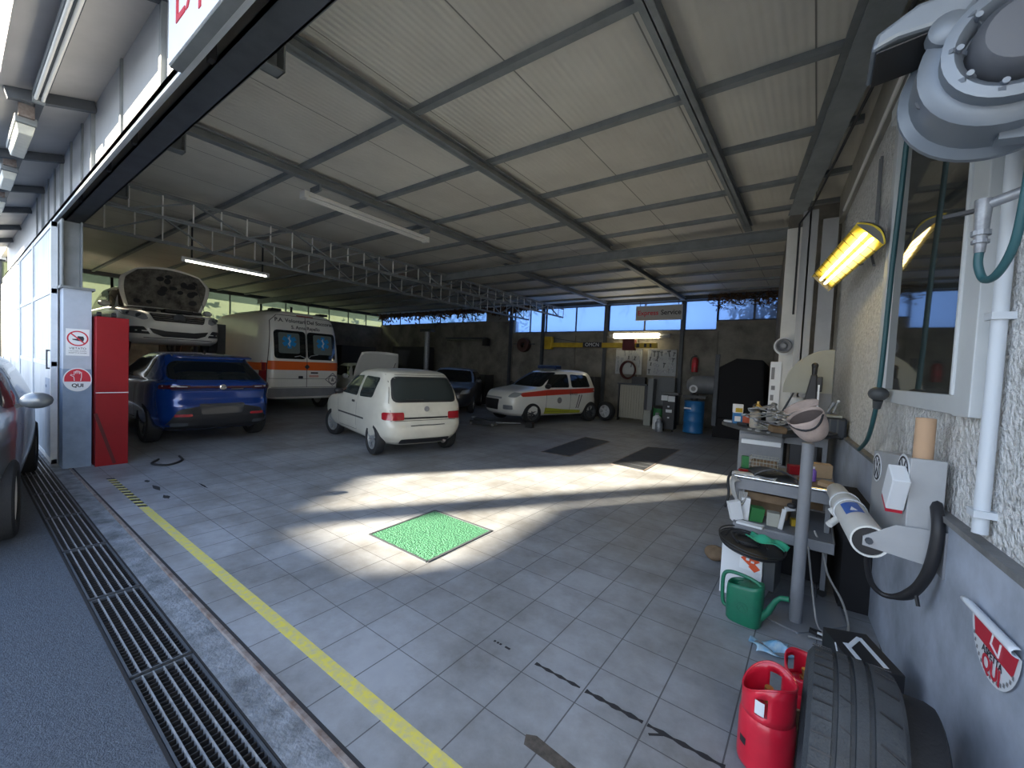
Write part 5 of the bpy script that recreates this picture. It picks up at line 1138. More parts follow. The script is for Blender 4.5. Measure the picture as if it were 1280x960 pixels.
# black box against the wall
t = thing('carton', 'black printed carton standing at the foot of the wall behind the tyre', 'box', (.245, 2.56, 0), WRZ+.30)
link('case', MB().bx(-.095, .095, -.15, .15, 0, .29), 'black_plastic', t, bevel=.004)
link('white_print', MB().bar((-.096, -.13, .10), (-.096, .02, .29), .012, .001, up=(1, 0, 0)).bar((-.05, -.151, .2), (.03, -.151, .12), .02, .001, up=(0, 1, 0)).bx(-.06, -.04, -.09, .03, .2895, .2915).bx(.03, .05, -.12, .10, .2895, .2915).bar((-.05, .0, .291), (.04, .1, .291), .02, .002), 'sign_white', t)
t = thing('snack_packet', 'crumpled light blue packet lying on the tiles', 'packet', (-.115, 2.78, .001), .35)
rr = random.Random(9)
def pk(u, v): return (-.10+.20*u+.012*math.sin(7*v), -.075+.15*v+.012*math.sin(9*u), .012+.016*math.sin(5*u+1)*math.sin(6*v)+.012*math.cos(11*u*v))
link('wrapper', MB().grid(pk, 14, 10), mat('packet_blue', (.20, .48, .72), .3, var=.4, vscale=16, dirt=(.55, .68, .75)), t, smooth=25, solid=.001)
m = MB(); patch(m, lambda a_, b_: Vector(pk(a_, b_))+Vector((0, 0, .003)), [(.30+.16*math.cos(2*PI*k/12), .42+.2*math.sin(2*PI*k/12)) for k in range(12)], (1, .6)); link('picture_print', m, mat('packet_print', (.30, .06, .07), .4, var=.6, vscale=40), t)
# ------------------------------------------------------------------ post, plate and cap
t = thing('grey_post', 'round grey steel post rising from the floor plate in front of the trolley', 'post', (-.02, 3.21, 0))
link('pole', MB().cyl((0, 0, .012), (0, 0, 1.16), .036, .033, 24), 'machine_grey', t, smooth=40)
link('base_plate', MB().prism([(-.24, -.06), (.02, -.14), (.27, .16), (.24, .46), (-.1, .42)], .012), 'machine_grey', t, bevel=.003)
t = thing('baseball_cap', 'dusty pink cap hung upside down on top of the grey post', 'cap', (-.045, 3.11, 1.33))
TR = Vector((.42, .34, -.84)).to_track_quat('Z', 'Y').to_matrix() @ Matrix.Rotation(2.2, 3, 'Z')
def cap(u, v):
    a_ = 2*PI*u; r = .098*math.sin(PI/2*v**.75); z = -.01+.17*math.cos(PI/2*v)
    f = 1+.03*math.sin(6*a_)*v
    return TR @ Vector((r*f*math.cos(a_), r*f*1.1*math.sin(a_), z))
link('crown', MB().grid(cap, 36, 12), 'cap_pink', t, smooth=60, solid=.003)
def brim(u, v):
    a_ = -PI/2-1.1+2.2*u; r = .094+.075*v*math.cos((u-.5)*PI*.9); return TR @ Vector((r*math.cos(a_), r*1.1*math.sin(a_), -.012-.02*v*v-.015*(2*u-1)**2))
link('brim', MB().grid(brim, 14, 6), 'cap_pink', t, smooth=60, solid=.004)
link('strap', MB().tube([TR @ Vector((.099*math.cos(a_), .108*math.sin(a_), -.004+.045*math.sin((a_-.47)/2.2*PI))) for a_ in [.47+.22*k for k in range(11)]], .007, 6), 'black_plastic', t)
link('inner_shade', MB().grid(lambda u, v: TR @ Vector((.088*v*math.cos(2*PI*u), .097*v*math.sin(2*PI*u), .035-.03*v*v)), 24, 4), mat('cap_inner_shade', (.09, .07, .065), .9), t)  # dark disc put in for the shade inside the cap
link('button', MB().sphere(TR @ Vector((0, 0, .142)), .008, 8, 6), 'cap_pink', t)
# ------------------------------------------------------------------ trolley with two trays
t = thing('tool_trolley', 'grey steel trolley with two cluttered trays behind the post', 'trolley', (-.17, 3.95, 0))
def tray(z, x0, x1, y0, y1, h):
    m = MB().bx(x0, x1, y0, y1, z-.008, z)
    for a_ in ((x0, x1, y0, y0+.008), (x0, x1, y1-.008, y1), (x0, x0+.008, y0, y1), (x1-.008, x1, y0, y1)): m.bx(*a_, z-h, z+.012)
    return m
link('tray', tray(.78, -.31, .32, -.33, .40, .085), 'machine_grey', t, bevel=.003); link('tray', tray(.47, -.27, .33, -.50, .32, .06), 'machine_grey', t, bevel=.003)
for x, y in ((-.29, .36), (.29, .36), (-.27, -.22), (.29, -.22)): link('leg', MB().bx(x-.015, x+.015, y-.015, y+.015, .05, .78), 'machine_grey', t)
for x, y in ((-.29, .36), (.29, .36), (-.27, -.22), (.29, -.22)): link('castor', MB().at(x, y, .03, 0, PI/2).lathe([(0, -.012), (.028, -.012), (.028, .012), (0, .012)], 14), 'rubber', t)
link('edge_trim', MB().cyl((-.31, -.335, .792), (.32, -.335, .792), .012, seg=10), 'chrome', t, smooth=40)
rr = random.Random(11)
def boxy(name, label, cat, loc, size, m_, rz=0, tilt=(0, 0), bevel=.003, group=None):
    b = MB().at(0, 0, size[2]/2, 0, tilt[0], tilt[1]).box(0, 0, 0, *size); o = link(name, b, m_, None, bevel=bevel); o.location = loc; o.rotation_euler = (0, 0, rz); return tag(o, label, cat, group)
def bottle(name, label, loc, h, r, m_, cap_m, cat='bottle', neck=.4):
    t = thing(name, label, cat, loc)
    link('body', MB().lathe([(0, 0), (r*.94, 0), (r, h*.03), (r, h*.68), (r*.85, h*.76), (r*neck, h*.84), (r*neck, h*.88), (0, h*.88)], 20), m_, t, smooth=40)
    link('cap', MB().lathe([(r*neck*1.15, h*.87), (r*neck*1.15, h), (0, h)], 14), cap_m, t, smooth=40); return t
# upper tray
m = MB().grid(lambda u, v: (-.15+.30*u, -.16+.30*v, .01+.075*math.sin(PI*u)**.7*(1-.8*v)+.02*math.sin(4*u)*v), 14, 8)
t2 = thing('dust_shield', 'black moulded plastic cover lying on the upper trolley tray', 'cover', (-.25, 3.84, .785), .25); link('shell', m, 'black_plastic', t2, smooth=50, solid=.004); link('rim', MB().tube([(-.15+.30*u/12, -.16, .01+.075*math.sin(PI*u/12)**.7) for u in range(13)], .006, 6), 'dark_grey_plastic', t2)
for i, (x, y, rz, l) in enumerate(((-.40, 3.70, .1, 'white paper sheet at the left front corner of the upper tray'), (-.30, 3.66, -.06, 'white paper sheet hanging over the front edge of the upper tray'))):
    m = MB().grid(lambda u, v, i=i: (-.10+.2*u, -.07+.14*v, .001+(.012 if i else .006)*math.sin(3*u+i)**2), 6, 4); o = link('paper_sheet', m, 'paper', smooth=60, solid=.001); o.location = (x, y, .797); o.rotation_euler = (0, 0, rz); tag(o, l, 'paper')
boxy('cardboard_box', 'small brown box on the upper tray behind the white tube', 'box', (.06, 4.15, .782), (.15, .10, .11), 'cardboard', .2)
boxy('wooden_board', 'flat brown board on the right side of the upper tray', 'board', (.03, 3.84, .783), (.20, .22, .012), 'dark_card', .1)
bottle('spray_bottle', 'little clear and purple bottle on the brown board', (.02, 3.86, .797), .11, .02, mat('purple', (.20, .10, .42), .4), 'paper')
boxy('folded_carton', 'crumpled tan carton at the right end of the upper tray', 'box', (.105, 3.75, .797), (.10, .06, .03), 'cardboard', -.4, (.2, .1))
boxy('red_pack', 'small red pack at the left end of the upper tray', 'pack', (-.44, 3.86, .783), (.07, .04, .02), 'red_paint', .5)
boxy('green_pack', 'little green pack behind the red one on the upper tray', 'pack', (-.455, 4.05, .783), (.05, .05, .10), 'bin_green', .3)
boxy('red_case', 'small dark red case at the back of the upper tray beside the post', 'case', (-.10, 4.12, .783), (.10, .08, .07), 'red_paint', .3)
t2 = thing('wire_basket', 'tan wire basket at the back of the upper tray', 'basket', (-.32, 4.10, .785)); m = MB()
for k in range(9): m.bar((-.1+.025*k, -.06, 0), (-.1+.025*k, -.06, .10), .003, .003); m.bar((-.1+.025*k, .06, 0), (-.1+.025*k, .06, .10), .003, .003)
for z in (.0, .03, .06, .10): m.bar((-.1, -.06, z), (.1, -.06, z), .004, .004); m.bar((-.1, .06, z), (.1, .06, z), .004, .004); m.bar((-.1, -.06, z), (-.1, .06, z), .004, .004); m.bar((.1, -.06, z), (.1, .06, z), .004, .004)
link('wires', m, 'pale_sheet', t2); link('contents', MB().bx(-.09, .09, -.05, .05, 0.002, .07), 'dark_card', t2)
m = MB()
for k in range(5):
    x = -.475+.012*k; P = [(x, 3.60, .80-.01*k), (x-.015-.006*k, 3.565, .74), (x+.01, 3.56, .66-.02*k), (x+.045, 3.575, .60+.01*k), (x+.05, 3.6, .68)]
    m.tube(catmull(P, 5), .007, 6)
tag(link('cable_bundle', m, 'cable_grey', smooth=60), 'bundle of grey cables hanging off the left corner of the upper tray', 'cable')
tag(link('black_cable', MB().tube(catmull([(-.50, 3.75, .80), (-.525, 3.70, .74), (-.51, 3.66, .62), (-.53, 3.66, .52)], 6), .010, 7), 'wire', smooth=60), 'black cable dangling left of the upper trolley tray', 'cable')
# lower tray
boxy('cardboard_box', 'flattened brown carton under the upper tray', 'box', (-.26, 3.80, .615), (.30, .22, .06), 'dark_card', .15, (.05, .04))
boxy('cardboard_box', 'dark brown carton standing on the lower tray', 'box', (-.24, 3.88, .473), (.26, .16, .135), 'dark_card', -.1)
boxy('green_carton', 'green and white carton on the lower tray', 'box', (-.31, 3.62, .473), (.09, .06, .11), 'bin_green', .4, (.1, .1))
boxy('white_carton', 'white carton at the left end of the lower tray, leaning out', 'box', (-.44, 3.53, .478), (.085, .05, .14), 'paper', .5, (.0, -.25))
boxy('white_carton', 'smaller white carton beside the leaning one on the lower tray', 'box', (-.385, 3.60, .474), (.06, .06, .17), 'paper', .2, (.0, .05))
boxy('grey_carton', 'pale grey carton in the middle of the lower tray', 'box', (-.20, 3.60, .473), (.08, .07, .10), 'pale_sheet', .1)
t2 = thing('metal_clamp', 'bare aluminium bracket leaning on the lower tray left of the post', 'bracket', (-.13, 3.55, .473)); link('arm', MB().bar((-.02, 0, .0), (.0, .0, .15), .022, .03).bar((.0, 0, .15), (.06, .02, .165), .03, .03), 'alloy', t2, bevel=.005); link('grip', MB().sphere((.04, .0, .185), .026, 10, 6, (1.2, 1, .8)), 'black_plastic', t2, smooth=60)
boxy('yellow_pack', 'yellow pack on the lower tray behind the post', 'pack', (-.055, 3.72, .473), (.08, .06, .05), 'yellow_steel', .2)
boxy('paper_stack', 'white papers on the front edge of the lower tray', 'paper', (-.33, 3.47, .474), (.17, .07, .016), 'paper', -.12)
t2 = thing('wheel_guard', 'round black wire guard full of dark hoses, resting on the white printed carton', 'guard', (-.30, 3.30, .405), .3)
m = MB().at(0, 0, 0, 0, .10, .12); 
for r_, z in ((.205, .02), (.20, .0), (.19, -.02)): m.tube([(r_*math.cos(2*PI*k/40), r_*math.sin(2*PI*k/40), z) for k in range(41)], .005, 6)
link('ring', m, 'black_plastic', t2, smooth=50)
m = MB().at(0, 0, 0, 0, .10, .12); m.lathe([(0, -.02), (.19, -.022), (.195, -.005), (.15, .005), (0, .01)], 36); link('dish', m, 'black_plastic', t2, smooth=40)
m = MB().at(0, 0, .0, 0, .10, .12); rr = random.Random(4)
for k in range(7):
    a_ = rr.uniform(0, 6.28); r_ = rr.uniform(.06, .15); m.tube(catmull([(r_*math.cos(a_+q*.9)-.03, r_*math.sin(a_+q*.9), .018+.01*math.sin(q*2+k)) for q in range(5)], 5), .006, 6)
link('hoses', m, 'rubber', t2, smooth=60)
m = MB().grid(lambda u, v: (-.11+.24*u, -.05+.11*v, .03+.022*math.sin(7*u+2)*math.sin(6*v+1)+.02*math.sin(PI*u)), 16, 10); o = link('plastic_bag', m, 'green_plastic', smooth=30, solid=.001); o.location = (-.22, 3.28, .415); o.rotation_euler = (.05, .1, -.25); tag(o, 'crumpled green plastic bag on top of the black wire guard', 'bag')
t2 = thing('printed_carton', 'white carton with a red diamond label on the floor behind the watering can', 'carton', (-.335, 3.42, 0), -.12)
link('case', MB().bx(-.13, .13, -.13, .13, 0, .365), 'paper', t2, bevel=.003); link('side_pack', MB().bx(.135, .20, -.12, .10, .12, .345), 'dark_grey_plastic', t2)
link('label', MB().bx(-.01, .125, -.133, -.130, .22, .36), 'sign_white', t2)
link('red_diamond', MB().add([(.055, -.1345, .34), (-.005, -.1345, .295), (.055, -.1345, .25), (.115, -.1345, .295)], [(0, 1, 2, 3)]).add([(.085, -.1345, .275), (.045, -.1345, .245), (.085, -.1345, .215), (.12, -.1345, .245)], [(0, 1, 2, 3)]), 'orange_diamond', t2)
link('flame_print', MB().bx(.03, .05, -.1352, -.1345, .285, .305).bx(.06, .08, -.1352, -.1345, .275, .29).bx(.01, .10, -.1352, -.1340, .345, .352), 'sign_white', t2)
# watering can
t2 = thing('watering_can', 'green plastic watering can on the tiles in front of the trolley', 'can', (-.285, 3.00, 0), -.15)
def can(u, v):
    a_ = 2*PI*u; e = 2/3.2; c_, s_ = math.cos(a_), math.sin(a_); k = [.90, 1.0, 1.03, 1.04, 1.03, .99][min(5, int(v*5+.001))]
    return (.098*k*math.copysign(abs(c_)**e, c_), .066*k*math.copysign(abs(s_)**e, s_), [.0, .012, .10, .18, .225, .25][min(5, int(v*5+.001))]+(.018*c_ if v > .7 else 0))
m = MB().grid(can, 36, 5); n = 37; m.f.append(tuple(range(35, -1, -1))); m.mi.append(0); link('body', m, 'can_green', t2, smooth=40, solid=.003)
m = MB(); patch(m, lambda x, y: (x, y, .246+.015*x/.098), [(.003+.093*math.copysign(abs(math.cos(2*PI*k/24))**.62, math.cos(2*PI*k/24)), .060*math.copysign(abs(math.sin(2*PI*k/24))**.62, math.sin(2*PI*k/24))) for k in range(24)], (1, .5)); m.f = [f for f in m.f if not all(m.v[i][0] < -.0 for i in f)]; m.mi = [0]*len(m.f); link('half_lid', m, 'can_green', t2, solid=.003)
m = MB().tube([(.085, 0, .06), (.13, 0, .12), (.165, 0, .20), (.19, 0, .232), (.235, 0, .243)], .02, 12, rs=[.026, .020, .016, .015, .016]); link('spout', m, 'can_green', t2, smooth=50)
m = MB().tube(catmull([(-.088, 0, .06), (-.125, 0, .07), (-.135, 0, .16), (-.132, 0, .25), (-.10, 0, .285), (-.02, 0, .29), (.06, 0, .275), (.09, 0, .25)], 6), .012, 8); link('handle', m, 'can_green', t2, smooth=50)
m = MB(); 
for r_ in (.030,): m.tube([(.005+r_*math.cos(2*PI*k/24), -.0695, .115+r_*math.sin(2*PI*k/24)) for k in range(25)], .002, 5)
m.tube([(-.012, -.069, .10), (.005, -.069, .13), (.02, -.069, .105)], .002, 5); link('moulded_badge', m, mat('can_dark', (.01, .12, .07), .5), t2)
tag(link('floor_cable', MB().tube(catmull([(.05, 3.60, .50), (.10, 3.52, .40), (.14, 3.5, .25), (.22, 3.45, .12), (.25, 3.30, .03), (.20, 3.10, .016), (.05, 3.06, .016)], 7), .007, 7), 'cable_grey', smooth=60), 'pale cable trailing down from the lower tray to the floor plate', 'cable')
tag(link('floor_cable', MB().tube(catmull([(.02, 3.38, .45), (.05, 3.34, .25), (.09, 3.2, .05), (.14, 3.16, .018), (.2, 3.22, .018)], 7), .006, 7), 'cable_grey', smooth=60), 'second pale cable close behind the grey post', 'cable')
t2 = thing('hand_clamp', 'small black and white clamp on the floor plate beside the post', 'clamp', (.055, 3.12, .013), .4); link('jaw', MB().bar((0, 0, .01), (.05, -.04, .01), .012, .018).bar((.01, .02, .01), (.06, -.01, .01), .012, .018), 'black_plastic', t2); link('pad', MB().bar((.03, -.03, .02), (.055, -.045, .02), .016, .008), 'sign_white', t2)
# ------------------------------------------------------------------ workbench
t = thing('workbench', 'grey workbench with a dark rounded top, cluttered with tools', 'workbench', (-.35, 5.7, 0), 0)
link('top', MB().at(0, 0, .955).prism([(.50, .75), (-.30, .75), (-.50, .55), (-.585, .25), (-.58, .06), (-.50, -.10), (-.30, -.38), (.10, -.66), (.30, -.30), (.50, -.30)], .04), 'dark_grey_plastic', t, bevel=.006)
link('cabinet', MB().bx(-.33, .10, -.33, .45, 0.02, .95), 'machine_grey', t, bevel=.004)
dr = link('drawer', MB().bx(-.32, .09, -.35, -.33, .68, .93), 'machine_grey', t, bevel=.003); link('handle', MB().bx(-.30, .08, -.375, -.35, .815, .865), 'sign_white', dr, bevel=.004)
for z in (.36, .06): d2 = link('drawer', MB().bx(-.32, .09, -.35, -.33, z, z+.28), 'machine_grey', t, bevel=.003); link('handle', MB().bx(-.30, .08, -.37, -.35, z+.2, z+.23), 'machine_grey', d2)
link('leg', MB().bx(.44, .48, -.28, -.24, 0, .95), 'machine_grey', t); link('leg', MB().bx(.42, .46, .6, .64, 0, .95), 'machine_grey', t); link('apron', MB().bx(.10, .48, -.29, -.27, .86, .95), 'machine_grey', t)
Zb = .997
tag(link('paint_lid', MB().lathe([(0, 0), (.07, 0), (.075, .008), (.07, .02), (0, .022)], 24), 'paper', smooth=40), 'pale round lid at the left tip of the workbench', 'lid').location = (-.84, 5.76, Zb)
t2 = thing('cleaner_carton', 'blue and white carton with a yellow top at the left tip of the workbench', 'carton', (-.75, 5.66, Zb), .3)
link('case', MB().bx(-.05, .05, -.035, .035, 0, .13), 'barrel_blue', t2, bevel=.003); link('upper_print', MB().bx(-.052, .052, -.037, .037, .13, .235), 'paper', t2, bevel=.003); link('blot', MB().bx(-.035, .03, -.0375, -.037, .03, .09), 'paper', t2); link('sun_print', MB().bx(-.03, .045, -.0385, -.037, .14, .19), 'yellow_steel', t2)
boxy('parts_tray', 'orange red parts tray on the workbench behind the beige can', 'tray', (-.65, 5.72, Zb), (.13, .12, .10), mat('tray_orange', (.45, .08, .03), .5), .2)
boxy('black_tin', 'black tin in front of the orange tray on the workbench', 'tin', (-.66, 5.50, Zb), (.12, .07, .03), 'black_plastic', -.4)
t2 = thing('spray_gun', 'beige spray can with a brassy gun head on the workbench', 'can', (-.535, 5.38, Zb)); link('body', MB().lathe([(0, 0), (.052, 0), (.056, .01), (.055, .16), (.045, .19), (.03, .20), (0, .20)], 22), mat('beige_can', (.46, .42, .36), .5, var=.2, vscale=9), t2, smooth=40)
link('gun_head', MB().sphere((.01, 0, .235), .042, 14, 8, (1, .9, .95)).cyl((.02, 0, .26), (.02, 0, .30), .016).cyl((.03, -.02, .24), (.09, -.05, .22), .018, .012), 'brass', t2, smooth=50); link('nozzle', MB().cyl((-.005, -.03, .25), (-.012, -.06, .255), .012), 'black_plastic', t2)
# loose spanners and rods, each its own thing
rr = random.Random(21)
def spanner(L):
    m = MB().bar((-L/2, 0, 0), (L/2, 0, 0), .014, .007)
    for s in (-1, 1):
        m.lathe_off = 0
        ring = [(s*L/2+.019*math.cos(2*PI*k/14), .019*math.sin(2*PI*k/14)) for k in range(14)]
        m.add([(x, y, -.005) for x, y in ring]+[(x, y, .005) for x, y in ring], [tuple(range(13, -1, -1)), tuple(range(14, 28))]+[(k, (k+1) % 14, 14+(k+1) % 14, 14+k) for k in range(14)])
    return m
sp0 = link('spanner', spanner(.22), 'galvanised'); tag(sp0, 'worn steel spanner in the tangled heap on the workbench', 'spanner', 'spanners heaped on the workbench')
for k in range(34):
    o = sp0 if k == 0 else sp0.copy()
    if k: C.objects.link(o)
    o.location = (-.34+rr.uniform(-.15, .17), 5.22+rr.uniform(-.10, .26), Zb+.012+.007*k); o.rotation_euler = (rr.uniform(-.35, .35), rr.uniform(-.45, .25), rr.uniform(0, 3.1)); s_ = rr.uniform(.9, 1.6); o.scale = (s_, s_, s_)
m = MB()
for k in range(7): a_ = rr.uniform(0, 6); m.tube(catmull([(-.40+.10*math.cos(a_+q), 5.22+.06*math.sin(a_+q*1.3), Zb+.01+.02*(q % 3)) for q in range(5)], 5), .004, 5)
tag(link('wire_tangle', m, 'pale_sheet', smooth=60), 'tangle of pale wires below the spanner heap', 'wire', kind='stuff')
boxy('rag', 'brownish rag under the spanners at the front of the workbench', 'rag', (-.30, 5.10, Zb), (.16, .10, .07), 'dark_card', .5, (.1, .1), bevel=.02)
for i, (a_, b_, l) in enumerate((((-.36, 5.42, Zb+.02), (-.20, 5.52, Zb+.42), 'long dark pry bar standing slanted out of the spanner heap'), ((-.33, 5.40, Zb+.02), (-.02, 5.46, Zb+.17), 'shorter dark pry bar lying across the spanner heap'))):
    tag(link('pry_bar', MB().tube([a_, b_], .011, 8, rs=[.014, .009]), 'dark_steel'), l, 'bar')
t2 = thing('paper_roll', 'white paper roll standing on the workbench below the quarter round screen', 'roll', (-.17, 5.75, Zb)); link('roll', MB().lathe([(.02, 0), (.085, 0), (.085, .36), (.02, .36)], 26, close=True), 'paper', t2, smooth=40)
t2 = thing('jar', 'small white jar beside the paper roll on the workbench', 'jar', (-.42, 5.85, Zb)); link('body', MB().lathe([(0, 0), (.05, 0), (.05, .15), (.04, .17), (0, .17)], 18), 'paper', t2, smooth=40); link('lid', MB().lathe([(.043, .168), (.043, .19), (0, .19)], 16), 'dark_steel', t2)
# quarter round screen leaning at the back
m = MB(); P = [(.42, 0), (.42, .60)] + [(.42-.42*math.sin(q*PI/2/10)*1.0, .17+.43*math.cos(q*PI/2/10)) for q in range(1, 11)] + [(0, .17-.02), (.40, .14)]
m.X = Matrix.Rotation(PI/2, 4, 'X'); m.prism([(.42, .14), (.42, .60)] + [(.42-.42*math.sin(q*PI/2/12), .17+.43*math.cos(q*PI/2/12)) for q in range(1, 13)] + [(0, .14)], .012)
t2 = thing('quarter_screen', 'pale quarter round screen board standing at the back of the workbench', 'board', (-.29, 5.30, 1.28), .05); link('board', m, 'pale_sheet', t2, bevel=.003); link('stem', MB().bx(.26, .42, -.02, 0, -.28, .15), 'machine_grey', t2)
# bench drill
t2 = thing('bench_drill', 'black bench drill head on a grey block on the workbench', 'drill', (-.045, 5.12, Zb)); link('block', MB().bx(-.055, .055, -.05, .05, 0, .30), 'machine_grey', t2, bevel=.004)
link('head', MB().add([(-.06, -.045, .30), (.055, -.045, .30), (.055, .045, .30), (-.06, .045, .30), (-.005, -.035, .62), (.045, -.035, .62), (.045, .035, .62), (-.005, .035, .62)], [(0, 3, 2, 1), (4, 5, 6, 7), (0, 1, 5, 4), (1, 2, 6, 5), (2, 3, 7, 6), (3, 0, 4, 7)]), 'black_plastic', t2, bevel=.012)
link('knob', MB().cyl((.02, 0, .61), (.02, 0, .72), .022, .026).sphere((.02, 0, .71), .03, 10, 6), 'black_plastic', t2, smooth=50); link('arm', MB().bx(.03, .09, -.03, .03, .45, .60), 'black_plastic', t2, bevel=.008); link('white_rod', MB().bx(.055, .07, -.055, -.04, .30, .52), 'sign_white', t2)
t2 = thing('tool_case', 'dark blue tool case on the right end of the workbench', 'case', (.12, 5.22, Zb-.02)); t2.location.z = .997
link('case', MB().bx(-.10, .14, -.10, .12, 0, .20), mat('case_blue', (.02, .027, .04), .5), t2, bevel=.02); link('ribs', MB().bx(-.06, -.045, -.108, -.10, .02, .19).bx(.0, .015, -.108, -.10, .02, .19).bx(.06, .075, -.108, -.10, .02, .19), 'dark_grey_plastic', t2); link('lid_tray', MB().bx(-.08, .10, -.05, .09, .205, .225), 'pale_sheet', t2)
t2 = thing('torch', 'small grey inspection torch lying on the tool case lid', 'torch', (.13, 5.26, Zb+.228)); link('body', MB().cyl((-.03, 0, .015), (.02, .02, .12), .014, .018).cyl((.02, .0, .02), (.05, .02, .13), .010), 'galvanised', t2, smooth=40); link('lens', MB().sphere((.055, .02, .135), .014, 8, 6), 'sign_white', t2)
t2 = thing('cable_reel', 'black cable lying in front of the tool case on the workbench', 'cable', (.16, 5.06, Zb)); link('coil', MB().tube(catmull([(.05*math.cos(q)-.01*q*.4, .03*math.sin(q), .015+.006*q) for q in range(12)], 4), .010, 6), 'wire', t2, smooth=60); link('plug', MB().sphere((-.09, -.03, .025), .025, 10, 6), 'paper', t2, smooth=50)
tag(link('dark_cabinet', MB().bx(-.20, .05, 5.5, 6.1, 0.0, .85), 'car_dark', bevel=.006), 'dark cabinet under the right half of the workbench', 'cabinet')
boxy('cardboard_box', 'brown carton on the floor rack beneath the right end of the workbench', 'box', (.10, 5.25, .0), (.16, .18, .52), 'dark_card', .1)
# horn and notice on the white column
t2 = thing('wall_siren', 'round grey siren on the white column above the quarter round screen', 'siren', (-.40, 6.93, 2.02)); m = MB().at(0, 0, 0, 0, PI/2); m.lathe([(0, .10), (.03, .10), (.05, .06), (.085, .10), (.10, .09), (.06, .0), (0, -.0)], 24); link('horn', m, 'machine_grey', t2, smooth=40); link('disc', MB().at(0, 0, 0, 0, PI/2).lathe([(.10, .02), (.125, .02), (.125, .0), (.10, .0)], 24, close=True), 'paper', t2)
t2 = thing('notice_strip', 'tall white printed notice on the white column', 'notice', (-.475, 6.90, 0), 0); link('sheet', MB().bx(-.07, .06, .03, .045, .95, 1.80), 'sign_white', t2)
link('ticks', MB().bx(-.055, -.015, .026, .03, 1.55, 1.72).bx(-.045, .0, .026, .03, 1.40, 1.46).bx(-.05, -.01, .026, .03, 1.25, 1.33).bx(-.05, -.01, .026, .03, 1.1, 1.18), 'ink_grey', t2)
boxy('shade_filler', 'tall added black shade crate between the trolley and the wall', 'filler', (.265, 4.0, 0), (.17, .75, .70), 'channel_black', WRZ)  # black box added to stand for the deep shade beside the trolley
boxy('shade_filler', 'low added black shade crate under the lower trolley tray', 'filler', (-.05, 3.98, .06), (.36, .36, .30), 'channel_black', 0)  # second black box, added to darken the space under the tray
t = thing('floor_rag', 'crumpled brown rag on the floor left of the trolley', 'rag', (-.60, 3.85, 0), .4)
link('cloth', MB().grid(lambda u, v: (.11*math.cos(2*PI*u)*math.sin(PI*v)*(1+.2*math.sin(9*u)), .08*math.sin(2*PI*u)*math.sin(PI*v), .055-.055*math.cos(PI*v)*(1+.15*math.sin(11*u+5*v))), 24, 10), 'dark_card', t, smooth=40)
# ------------------------------------------------------------------ back wall and middle ground
YB = 13.40
t = thing('hanging_sign', 'grey hanging sign with red and black lettering in front of the blue panes', 'sign', (-4.13, 13.20, 3.24)); link('board', MB().bx(-.72, .72, -.02, .02, 0, .46), mat('sign_grey', (.42, .42, .42), .6), t, bevel=.003)
fmx = face_mtx((-.66, -.023, .23), (1, 0, 0), (0, 0, 1)); text('word', 'Express', .212, 'sign_red', t, fmx, .002, 'LEFT', bold=.003); text('word', 'Service', .212, 'ink', t, face_mtx((.075, -.023, .23), (1, 0, 0), (0, 0, 1)), .002, 'LEFT', bold=.003)
link('hanger', MB().bx(-.6, -.58, -.01, .01, .46, .7).bx(.58, .6, -.01, .01, .46, .7), 'dark_steel', t)
t = thing('hanging_sign', 'plain grey sign board above the far dark wall, left of the blue panes', 'sign', (-10.6, 13.2, 3.37)); link('board', MB().bx(-.56, .56, -.02, .02, 0, .37), mat('sign_dull', (.20, .20, .20), .7), t); link('hanger', MB().bx(-.4, -.38, -.01, .01, .37, .55).bx(.38, .4, -.01, .01, .37, .55), 'dark_steel', t)
t = thing('tube_lamp', 'glowing warm box lamp above the tool boards on the back wall', 'lamp', (-4.7, 13.25, 2.74)); link('diffuser', MB().bx(-.88, .62, -.07, .07, -.06, .10), 'tube_warm', t, bevel=.02); link('end_bracket', MB().bx(-1.12, -.88, -.03, .03, -.03, .01).bx(.62, .95, -.03, .03, -.03, .02), 'machine_grey', t); link('back_rail', MB().bx(-1.1, .92, .08, .13, -.05, .08), 'machine_grey', t)
# yellow crane
t = thing('jib_crane', 'yellow crane beam along the back wall with a black lettered plate', 'crane', (-8.1, 13.16, 2.30)); link('beam', MB().bx(-.1, 4.0, -.05, .05, .06, .22), 'yellow_steel', t, bevel=.006); link('mast_head', MB().bx(-.12, .18, -.09, .09, -.02, .44), 'yellow_steel', t, bevel=.01); link('wall_bracket', MB().bx(.84, .96, .04, .275, .08, .20), 'yellow_steel', t); link('brace', MB().bar((.1, 0, .40), (1.4, 0, .23), .02, .02), 'dark_steel', t)
pl_ = link('plate', MB().bx(1.45, 2.15, -.056, -.05, .06, .24), 'ink', t); text('lettering', 'OMCN', .17, 'sign_white', pl_, face_mtx((1.8, -.058, .15), (1, 0, 0), (0, 0, 1)), .001)
link('trolley_block', MB().bx(2.9, 3.3, -.1, .1, -.02, .34), 'dark_red_mark', t, bevel=.01); link('markings', MB().bx(3.35, 3.45, -.055, -.05, .08, .2).bx(3.6, 3.68, -.055, -.05, .08, .2).bx(3.78, 3.84, -.055, -.05, .08, .2), 'ink', t)
